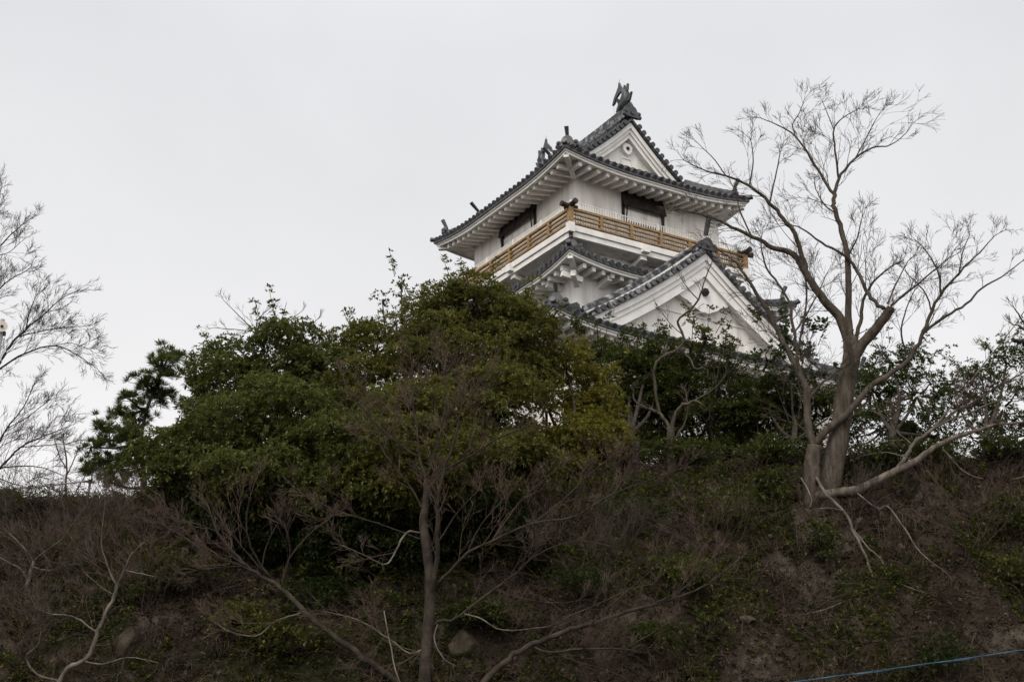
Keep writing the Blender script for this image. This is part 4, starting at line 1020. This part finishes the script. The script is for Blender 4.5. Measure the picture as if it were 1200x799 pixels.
bare_tree('pale twisted bare tree rising from the bottom left corner', 'tree', [
    [(62, 810, 4.4), (80, 782, 4.2), (97, 774, 3.9), (110, 754, 3.6), (117, 732, 3.2), (134, 697, 2.8), (137, 685, 2.6)],
    [(137, 686, 2), (129, 670, 2), (119, 637, 1.7), (122, 600, 1), (124, 580, 0.7)],
    [(137, 686, 2), (144, 672, 1.9), (154, 650, 1.6), (172, 632, 0.9)],
    [(115, 742, 2), (95, 727, 1.9), (80, 721, 1.8), (55, 718, 1.2), (42, 712, 0.8)],
    [(97, 774, 1.6), (120, 778, 1.5), (150, 770, 1.3), (185, 776, 0.8)],
    [(147, 668, 1.4), (166, 672, 1.2), (184, 676, 0.8)],
    [(134, 697, 1.3), (122, 690, 1.1), (100, 672, 0.8)],
    [(70, 798, 2.4), (44, 790, 2.2), (30, 770, 1.8), (44, 756, 1.4), (48, 740, 0.9)],
], 25.4, bark='bark_pale', twig='twig', twig_len=0.95, dens=4.5, lev=3, up=0.25, rmin=0.003, root=on_hill(62, 796), rad=0.8, back=0.1)
bare_tree('small forked bare tree half way up the bank at the left edge', 'tree', [
    [(28, 705, 3), (32, 684, 2.8), (40, 657, 2.4)],
    [(40, 657, 1.8), (28, 642, 1.6), (10, 624, 1)],
    [(40, 657, 1.9), (56, 644, 1.7), (72, 632, 1.4), (95, 600, 0.8)],
    [(32, 682, 1.6), (25, 667, 1.5), (0, 653, 1), (-14, 640, 0.8)],
    [(38, 664, 1.4), (60, 668, 1.1), (90, 660, 0.8)],
], 27.4, bark='bark_pale', twig='twig', twig_len=0.95, dens=5.5, lev=3, up=0.25, rmin=0.0036)
# trees at the left edge, against the sky
bare_tree('bare budding tree at the left edge with its twigs high against the sky', 'tree', [
    [(-60, 600, 9), (-52, 520, 8.5), (-44, 470, 8)],
    [(-44, 474, 5), (-18, 444, 4.6), (0, 424, 4.2), (12, 404, 3.8), (30, 386, 3), (52, 368, 2.2), (72, 350, 1.5), (92, 340, 0.9)],
    [(-30, 456, 4), (0, 432, 3.2), (30, 414, 2.8), (64, 405, 2.2), (90, 416, 1.6), (114, 432, 0.9)],
    [(20, 395, 2.2), (40, 390, 1.8), (70, 384, 1.4), (104, 382, 0.9)],
    [(-44, 470, 5), (-36, 400, 4.4), (-20, 340, 3.6), (-6, 300, 2.8), (12, 276, 2), (36, 256, 1)],
    [(-36, 400, 3), (-14, 360, 2.6), (6, 332, 2), (30, 318, 1.2)],
    [(-20, 340, 2.4), (-10, 290, 2), (-4, 250, 1.5), (2, 214, 0.9)],
    [(-6, 300, 1.6), (10, 296, 1.2), (24, 284, 0.8)],
    [(30, 386, 1.6), (36, 362, 1.3), (46, 340, 0.9)],
    [(64, 405, 1.4), (84, 402, 1.1), (106, 410, 0.8)],
], 33.0, bark='bark_dark', twig='twig', twig_len=1.0, dens=6.0, lev=3, up=0.2, rmin=0.0038, twig_from=1, rad=0.6)
bare_tree('lower bare tree behind the crest fence at the left edge', 'tree', [
    [(-30, 620, 7), (-26, 590, 6.5), (-22, 566, 6)],
    [(-22, 568, 4), (0, 548, 3.4), (24, 524, 2.6), (48, 512, 1.8), (80, 500, 1)],
    [(-22, 566, 3.6), (-6, 530, 3), (8, 502, 2.4), (28, 476, 1.7), (40, 450, 1)],
    [(0, 548, 2.4), (26, 546, 1.9), (50, 548, 1.4), (80, 560, 0.9)],
    [(24, 524, 1.7), (50, 522, 1.4), (76, 520, 0.9)],
    [(8, 502, 1.7), (30, 490, 1.4), (56, 470, 0.9)],
    [(-10, 556, 2), (14, 566, 1.6), (36, 572, 1)],
], 34.5, bark='bark_dark', twig='twig', twig_len=1.0, dens=6.0, lev=3, up=0.3, rmin=0.0038, twig_from=1, rad=0.6)
bare_tree('thin bare sapling beside the crest fence left of the pine', 'tree', [
    [(78, 590, 1.8), (77, 565, 1.6), (78, 540, 1.2), (74, 515, 0.8)], [(77, 560, 1.2), (86, 540, 1), (94, 520, 0.7)], [(78, 550, 1), (70, 535, 0.9), (64, 516, 0.7)], [(84, 585, 1.2), (98, 560, 1), (104, 540, 0.7)]
], 32.2, bark='bark', twig='twig', twig_len=0.6, dens=4.5, lev=1, up=0.5, rmin=0.0042)
bare_tree('bare treetop showing above the broad evergreen against the sky', 'tree', [
    [(318, 470, 3.2), (312, 420, 2.8), (300, 392, 2.4)],
    [(300, 394, 1.8), (288, 378, 1.5), (272, 362, 1), (262, 352, 0.7)],
    [(300, 393, 1.7), (302, 375, 1.3), (318, 360, 0.9)],
    [(296, 388, 1.3), (274, 386, 1), (250, 384, 0.7)],
    [(308, 404, 1.6), (330, 384, 1.2), (352, 366, 0.8)],
    [(316, 440, 1.8), (350, 400, 1.4), (374, 372, 0.8)],
], 37.5, bark='bark', twig='twig', twig_len=0.5, dens=3.4, lev=2, up=0.3, rmin=0.0036, twig_from=1, rad=0.7)
bare_tree('dark stub of a pruned limb on a twiggy tree cut by the right edge', 'tree', [
    [(1226, 520, 8), (1224, 470, 7), (1222, 430, 6.5), (1216, 410, 6)],
    [(1218, 412, 5), (1206, 404, 4.6), (1194, 400, 4.2), (1187, 398, 4)],
    [(1216, 410, 3), (1206, 388, 2.4), (1196, 372, 1.6), (1188, 360, 0.9)],
    [(1218, 416, 2), (1200, 386, 1.6), (1186, 380, 1)],
], 33.2, bark='bark_dark', twig='twig_red', twig_len=0.6, dens=5, lev=2, up=0.4, twig_from=2)

# ------------------------------------------------------------------ shrubs and creepers on the bank
def bank_shrub(label, px, py, rx, ry, cols, ln=0.09, wd=0.045, dens=26, lobes=3, cat='shrub', k=6, tips_col=None):
    p = on_hill(px, py); s = mpp(p.y); t = empty('shrub', p, 0, label=label, cat=cat); T, D = [], []; tb = MB(p)
    a, h_ = rx * s, ry * s
    for i in range(int(lobes * 7)):
        q = p + Vector((random.gauss(0, 0.45) * a, random.gauss(0, 0.4) * a * 0.6 - 0.15, random.uniform(-0.2, 0.75) * h_))
        q.z = max(q.z, hill(q.x, q.y) + 0.08)
        cr = random.uniform(0.16, 0.34); tp, dr = clump_tips(q, (cr, cr, cr * 0.7), dens, outward=Vector((0, -0.5, 0.3))); T.append(tp); D.append(dr)
        tb.tube([p + Vector((random.gauss(0, 0.1), random.gauss(0, 0.1), -0.1)), p.lerp(q, 0.6), q], [0.018, 0.013, 0.006], 4, cap=False)
    tb.build('stems', M['bark_dark'], t)
    leaf_object('foliage', np.concatenate(T), np.concatenate(D), t, p, k, ln, wd, cols, tips_col)
bank_shrub('dark round shrub on the bank below the elbowed crooked tree', 862, 618, 36, 40, DARK, lobes=5)
bank_shrub('low dark shrub on the bank just below the crest, left of the forked trunks', 905, 580, 28, 22, DARK, lobes=3)
bank_shrub('dark glossy shrub at the right edge of the bank', 1185, 618, 36, 40, DARK, lobes=6)
bank_shrub('yellow green shrub at the right edge below the dark glossy one', 1192, 690, 22, 26, MOSSY, lobes=3)
bank_shrub('ivy mound beside the twisted pale tree on the left bank', 150, 706, 36, 22, DARK, lobes=5)
bank_shrub('yellow green leafy patch low on the bank below the slanting tree', 335, 770, 60, 30, MOSSY, lobes=7)
bank_shrub('green leafy patch on the bank above the yellow green one', 375, 715, 50, 30, ((0.018, 0.032, 0.010), (0.05, 0.066, 0.02)), lobes=6)
bank_shrub('grey green bush on the bank in the middle right', 735, 625, 46, 40, ((0.025, 0.034, 0.014), (0.06, 0.066, 0.028)), lobes=6, ln=0.06, wd=0.03)
bank_shrub('small yellow leaved plant low on the bank right of the low bough', 830, 755, 34, 28, MOSSY, lobes=3, dens=12)
bank_shrub('dark low bush between the low bough and the yellow leaved plant', 760, 772, 26, 22, DARK, lobes=4)
bank_shrub('dark trailing creeper on the bank below the hanging dead branches', 965, 668, 20, 44, DARK, lobes=5, ln=0.07)
bank_shrub('green shrub at the foot of the bank beside the blue cable', 1090, 785, 46, 26, ((0.018, 0.03, 0.01), (0.045, 0.055, 0.018)), lobes=5)
bank_shrub('olive bush on the bank under the yellow leaved tree', 660, 600, 50, 30, MOSSY, lobes=5, ln=0.07, wd=0.034)
bank_shrub('dark undergrowth below the right boughs of the maple', 600, 660, 50, 30, DARK, lobes=6)
bank_shrub('olive bramble mound on the crest at the left edge', 30, 592, 46, 14, MOSSY, lobes=7, ln=0.055, wd=0.03)
bank_shrub('green bramble mound on the crest in front of the pine', 110, 594, 46, 14, ((0.03, 0.042, 0.014), (0.075, 0.085, 0.03)), lobes=7, ln=0.06, wd=0.03)
bank_shrub('leafy clump in the bottom centre under the maple boughs', 690, 700, 46, 22, ((0.02, 0.032, 0.01), (0.05, 0.06, 0.02)), lobes=4)
bank_shrub('bright green shrub on the crest near the right edge', 1130, 532, 40, 14, ((0.03, 0.05, 0.012), (0.07, 0.09, 0.025)), lobes=4)
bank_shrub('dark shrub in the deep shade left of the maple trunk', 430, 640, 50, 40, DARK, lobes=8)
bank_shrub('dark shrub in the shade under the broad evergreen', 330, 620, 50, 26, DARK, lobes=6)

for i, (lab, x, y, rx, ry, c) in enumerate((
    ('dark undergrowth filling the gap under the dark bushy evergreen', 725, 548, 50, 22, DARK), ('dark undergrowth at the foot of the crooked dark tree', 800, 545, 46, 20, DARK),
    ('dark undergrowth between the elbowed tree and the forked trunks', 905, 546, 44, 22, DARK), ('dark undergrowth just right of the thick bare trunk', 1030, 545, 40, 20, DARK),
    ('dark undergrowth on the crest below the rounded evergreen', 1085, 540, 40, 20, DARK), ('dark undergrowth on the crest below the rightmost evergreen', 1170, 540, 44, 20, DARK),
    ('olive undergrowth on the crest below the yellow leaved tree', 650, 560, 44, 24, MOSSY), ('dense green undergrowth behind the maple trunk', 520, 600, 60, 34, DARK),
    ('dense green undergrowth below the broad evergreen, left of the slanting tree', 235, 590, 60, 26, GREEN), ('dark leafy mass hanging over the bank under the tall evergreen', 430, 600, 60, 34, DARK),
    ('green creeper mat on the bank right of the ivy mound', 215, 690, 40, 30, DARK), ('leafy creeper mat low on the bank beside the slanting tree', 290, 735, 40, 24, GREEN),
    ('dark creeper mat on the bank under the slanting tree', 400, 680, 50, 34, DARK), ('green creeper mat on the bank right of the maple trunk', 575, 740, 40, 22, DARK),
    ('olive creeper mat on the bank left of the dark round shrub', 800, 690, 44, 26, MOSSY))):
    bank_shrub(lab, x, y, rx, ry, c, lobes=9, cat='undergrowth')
def bare_shrubs():
    protos = []
    for v in range(3):
        b = MB()
        for i in range(9):
            d = Vector((random.gauss(0, 0.5), random.gauss(-0.35, 0.3), random.uniform(0.6, 1.0))).normalized()
            grow(b, Vector((random.gauss(0, 0.12), random.gauss(0, 0.08), -0.05)), d, random.uniform(0.7, 1.25), 0.010, 3 if i < 5 else 2, 0.1, 0.65, (3, 4), 0.0032)
        protos.append(b)
    spots = [(15, 640), (60, 690), (20, 730), (95, 650), (140, 640), (190, 640), (60, 620), (170, 720), (30, 770), (225, 600), (160, 600),
             (700, 590), (730, 650), (640, 640), (840, 665), (1000, 610), (1090, 600), (1150, 650), (690, 690), (590, 620)]
    made = []
    for i, (x, y) in enumerate(spots):
        p = on_hill(x, y)
        if i < 3: o = protos[i].build('bare_shrub', M['twig_red'] if i else M['twig'])
        else: o = made[i % 3].copy(); S.collection.objects.link(o)
        made.append(o); o.location = p; o.rotation_euler = (0.1, 0, random.uniform(-0.7, 0.7)); k = random.uniform(0.65, 1.1); o.scale = (k * 1.15, k, k)
        tag(o, 'leafless twiggy brown shrub rooted on the steep bank', 'shrub', 'leafless shrubs scattered over the bank')
bare_shrubs()
def ground_cover():
    T, D, T2, D2 = [], [], [], []
    tw = MB(); lit = MB(); g = []
    for _ in range(85000):
        x = random.uniform(-13, 13); y = random.uniform(24.4, 33.2); z = hill(x, y)
        px = 600 + x / y * FPX
        n = noise.fractal(Vector((x * 0.55, y * 0.7, 3.3)), 1.0, 2.0, 3) + 0.22 * noise.noise(Vector((x * 2.3, y * 2.3, 7)))
        n += float(np.interp(px, [0, 100, 250, 420, 650, 800, 900, 1200], [0.12, 0.04, 0.2, 0.32, 0.28, 0.1, -0.1, -0.08]))
        if n > 0.06:
            T.append((x, y, z + random.uniform(0.0, 0.16))); D.append((random.gauss(0, .4), -0.7 + random.gauss(0, .3), 0.8))
        elif random.random() < 0.62:
            T2.append((x, y, z + 0.02)); D2.append((random.gauss(0, .5), -0.5, 0.9))
    iv = leaf_object('ivy', T, D, None, (0, 0, 0), 4, 0.075, 0.05, ((0.020, 0.030, 0.008), (0.080, 0.082, 0.018)), ((0.13, 0.115, 0.022), 0.10), (0.5, 1.4))
    tag(iv, 'ivy and low leaves covering patches of the steep bank', 'ground cover', kind='stuff')
    dl = leaf_object('leaf_litter', T2, D2, None, (0, 0, 0), 3, 0.075, 0.045, ((0.022, 0.016, 0.010), (0.080, 0.057, 0.037)), None, (0.8, 1.55), mat='dry')
    tag(dl, 'brown dead leaves lying on the bare parts of the bank', 'leaf litter', kind='stuff')
    T3, D3 = [], []
    for _ in range(900):
        x = random.uniform(-13, 13); y = random.uniform(24.6, 30.2) if random.random() < 0.5 else random.uniform(24.6, 26.6)
        if noise.noise(Vector((x * 0.6, y * 0.8, 11))) < -0.05: continue
        for j in range(3): T3.append((x + random.gauss(0, .2), y, hill(x, y) + 0.02)); D3.append((random.gauss(0, .35), -0.45, 0.8))
    dg = leaf_object('dry_grass', T3, D3, None, (0, 0, 0), 9, 0.36, 0.011, ((0.05, 0.038, 0.024), (0.17, 0.135, 0.082)), None, (0.1, 0.8), mat='dry', droop=0.5)
    tag(dg, 'straw coloured dry grass tufts over the bank', 'dry grass', kind='stuff')
    # brambles and dead stems
    br = MB()
    for _ in range(6500):
        x = random.uniform(-13, 13); y = random.uniform(24.5, 32.5); px = 600 + x / y * FPX
        if random.random() > float(np.interp(px, [0, 200, 330, 430, 560, 700, 860, 1200], [1, 1, 0.6, 0.25, 0.4, 0.7, 0.8, 0.7])): continue
        p = Vector((x, y, hill(x, y) - 0.02)); d = Vector((random.gauss(0, 0.6), random.gauss(-0.55, 0.3), random.uniform(0.1, 1.0))).normalized()
        L = random.uniform(0.3, 1.1); pts = [p]; q = p
        for i in range(5):
            d = (d + rand_perp(d) * 0.28 + Vector((0, -0.02, -0.17))).normalized(); q = q + d * L / 5; pts.append(q)
        r = random.uniform(0.003, 0.007); br.tube(pts, [r * (1 - 0.12 * i) for i in range(6)], 3, cap=False)
        if random.random() < 0.5: grow(br, pts[2], (d + rand_perp(d) * 0.7).normalized(), L * 0.5, r * 0.7, 1, -0.1, 0.8, (2, 3), 0.003)
    for _ in range(420):
        # vines hanging over the edge of the bank
        x = random.uniform(-13, 13); y = random.uniform(28.6, 30.4); p = Vector((x, y, hill(x, y) + 0.05)); pts = [p]; L = random.uniform(0.8, 3.2); dx = random.gauss(0, 0.05)
        for i in range(1, 7):
            yy = y - L * 0.5 * i / 6; xx = x + dx * i + random.gauss(0, 0.04); pts.append(Vector((xx, yy, max(hill(xx, yy) + 0.04, p.z - L * i / 6))))
        br.tube(pts, [0.006, 0.006, 0.0055, 0.005, 0.0045, 0.004, 0.003], 3, cap=False)
    tag(br.build('brambles', M['twig_red']), 'tangle of thin brown bramble stems over the bank', 'brambles', kind='stuff')
    ds = MB()
    for _ in range(650):
        x = random.uniform(-13, 13); y = random.uniform(24.5, 32.2); p = Vector((x, y, hill(x, y) + 0.03)); a = random.gauss(0, 1.0)
        L = random.uniform(0.25, 1.2); q = p + Vector((math.cos(a) * L, 0.1 * random.gauss(0, 1), 0)); q.z = hill(q.x, q.y) + random.uniform(0.03, 0.14)
        m = p.lerp(q, 0.5) + Vector((0, -0.03, 0.05)); r = random.uniform(0.004, 0.011); ds.tube([p, m, q], [r, r * 0.8, r * 0.4], 4, cap=False)
    tag(ds.build('fallen_sticks', M['bark']), 'fallen sticks scattered over the bank', 'sticks', kind='stuff')
    rb = MB()
    for _ in range(500):
        x = random.uniform(-13, 13); y = random.uniform(24.5, 31.0)
        if random.random() > (0.9 if x > 3 else 0.35): continue
        r = random.uniform(0.02, 0.075) * (1 if random.random() < 0.9 else 1.9); z = hill(x, y) + r * 0.2
        n0 = len(rb.v); rb.ball((x, y, z), (r * random.uniform(0.8, 1.5), r, r * random.uniform(0.5, 0.9)), 6, 4)
        for i in range(n0, len(rb.v)):
            v = rb.v[i]; rb.v[i] = (v[0] + random.gauss(0, r * 0.2), v[1] + random.gauss(0, r * 0.2), v[2] + random.gauss(0, r * 0.2))
    tag(rb.build('rubble', M['rock']), 'small stones scattered over the bank', 'stones', kind='stuff')
ground_cover()

def boulder(label, px, py, rx, ry, seed):
    import bmesh
    p = on_hill(px, py); s = mpp(p.y); rg = random.Random(seed); bm = bmesh.new()
    for i in range(30):
        u = Vector((rg.gauss(0, 1), rg.gauss(0, 1), rg.gauss(0, 1))).normalized() * rg.uniform(0.75, 1.1)
        bm.verts.new((u.x * rx * s, u.y * rx * s * 0.7, u.z * ry * s))
    r_ = bmesh.ops.convex_hull(bm, input=bm.verts)
    bmesh.ops.delete(bm, geom=[v for v in bm.verts if not v.link_faces], context='VERTS')
    bmesh.ops.bevel(bm, geom=list(bm.edges), offset=0.02, segments=1, affect='EDGES')
    me = bpy.data.meshes.new('boulder'); bm.to_mesh(me); bm.free()
    o = link('boulder', me, M['rock']); o.location = p + Vector((0, 0.12, 0)); o.rotation_euler = (0.2, 0.15, seed); tag(o, label, 'rock')
boulder('angular brown boulder beside the foot of the maple trunk', 545, 762, 26, 24, 1)
boulder('pale weathered rock face beside the twisted tree on the left bank', 148, 756, 26, 20, 2)

# ------------------------------------------------------------------ small things
def crest_fence():
    Y = 31.6; a = at(-60, 581, Y); b = at(108, 563, Y)
    base = Vector((a.x, Y, hill(a.x, Y))); t = empty('guard_fence', base, 0, label='low metal guard fence along the crest at the left edge', cat='fence')
    for dz in (0, -0.36):
        r_ = MB(base); r_.tube([a + Vector((0, 0, dz)), a.lerp(b, 0.5) + Vector((0, 0, dz)), b + Vector((0, 0, dz))], 0.024, 8); r_.build('rail', M['steel'], t)
    for q in (0.08, 0.4, 0.7, 0.985):
        p = a.lerp(b, q); m = MB(base); m.tube([Vector((p.x, p.y, hill(p.x, p.y) - 0.2)), p + Vector((0, 0, 0.03))], 0.028, 8); m.build('post', M['steel'], t)
crest_fence()
def cable():
    Y = 14.0; a = at(640, 836, Y); b = at(1500, 716, Y)
    t = empty('blue_cable', (a.x, a.y, a.z), 0, label='blue cable strung across the bottom right corner', cat='cable')
    pts = []
    for i in range(60):
        q = i / 59; p = a.lerp(b, q); p.z -= 0.05 * 4 * q * (1 - q) - 0.02; pts.append(p)
    m = MB(a); m.tube(pts, 0.0045, 8); m.build('messenger_wire', M['cable'], t)
    m = MB(a); m.tube([p + Vector((0, math.cos(i * 0.9) * 0.008, math.sin(i * 0.9) * 0.008 - 0.003)) for i, p in enumerate(pts)], 0.0035, 6); m.build('wrapped_line', M['cable'], t)
cable()
def horn_speaker():
    Y = 30.0; c = at(3, 384, Y); foot = Vector((at(-26, 590, Y).x, Y, 0)); foot.z = hill(foot.x, Y)
    t = empty('horn_speaker', foot, 0, label='round cream horn speaker on a pole at the left edge', cat='loudspeaker')
    p = MB(foot); p.tube([foot - Vector((0, 0, 0.3)), Vector((foot.x, Y, c.z + 0.2))], 0.05, 10); p.build('pole', M['steel'], t)
    s = mpp(Y); r = 6.5 * s
    h = MB(foot); f = Vector((0.25, -0.95, -0.15)).normalized()
    h.tube([c + f * 0.16, c + f * 0.05, c - f * 0.08, c - f * 0.2], [r, r * 0.8, r * 0.45, r * 0.35], 18); hb = h.build('horn', M['cream'], t, smooth=False)
    d = MB(foot); d.tube([c + f * 0.15, c + f * 0.19], [r * 0.3, r * 0.22], 12); d.build('driver_cone', M['bark_dark'], hb)
    a = MB(foot); a.beam(c - f * 0.12 + Vector((0, 0, -r * 1.0)), Vector((foot.x, Y, c.z - r)), 0.16, 0.1); a.build('bracket', M['bark'], t)
horn_speaker()
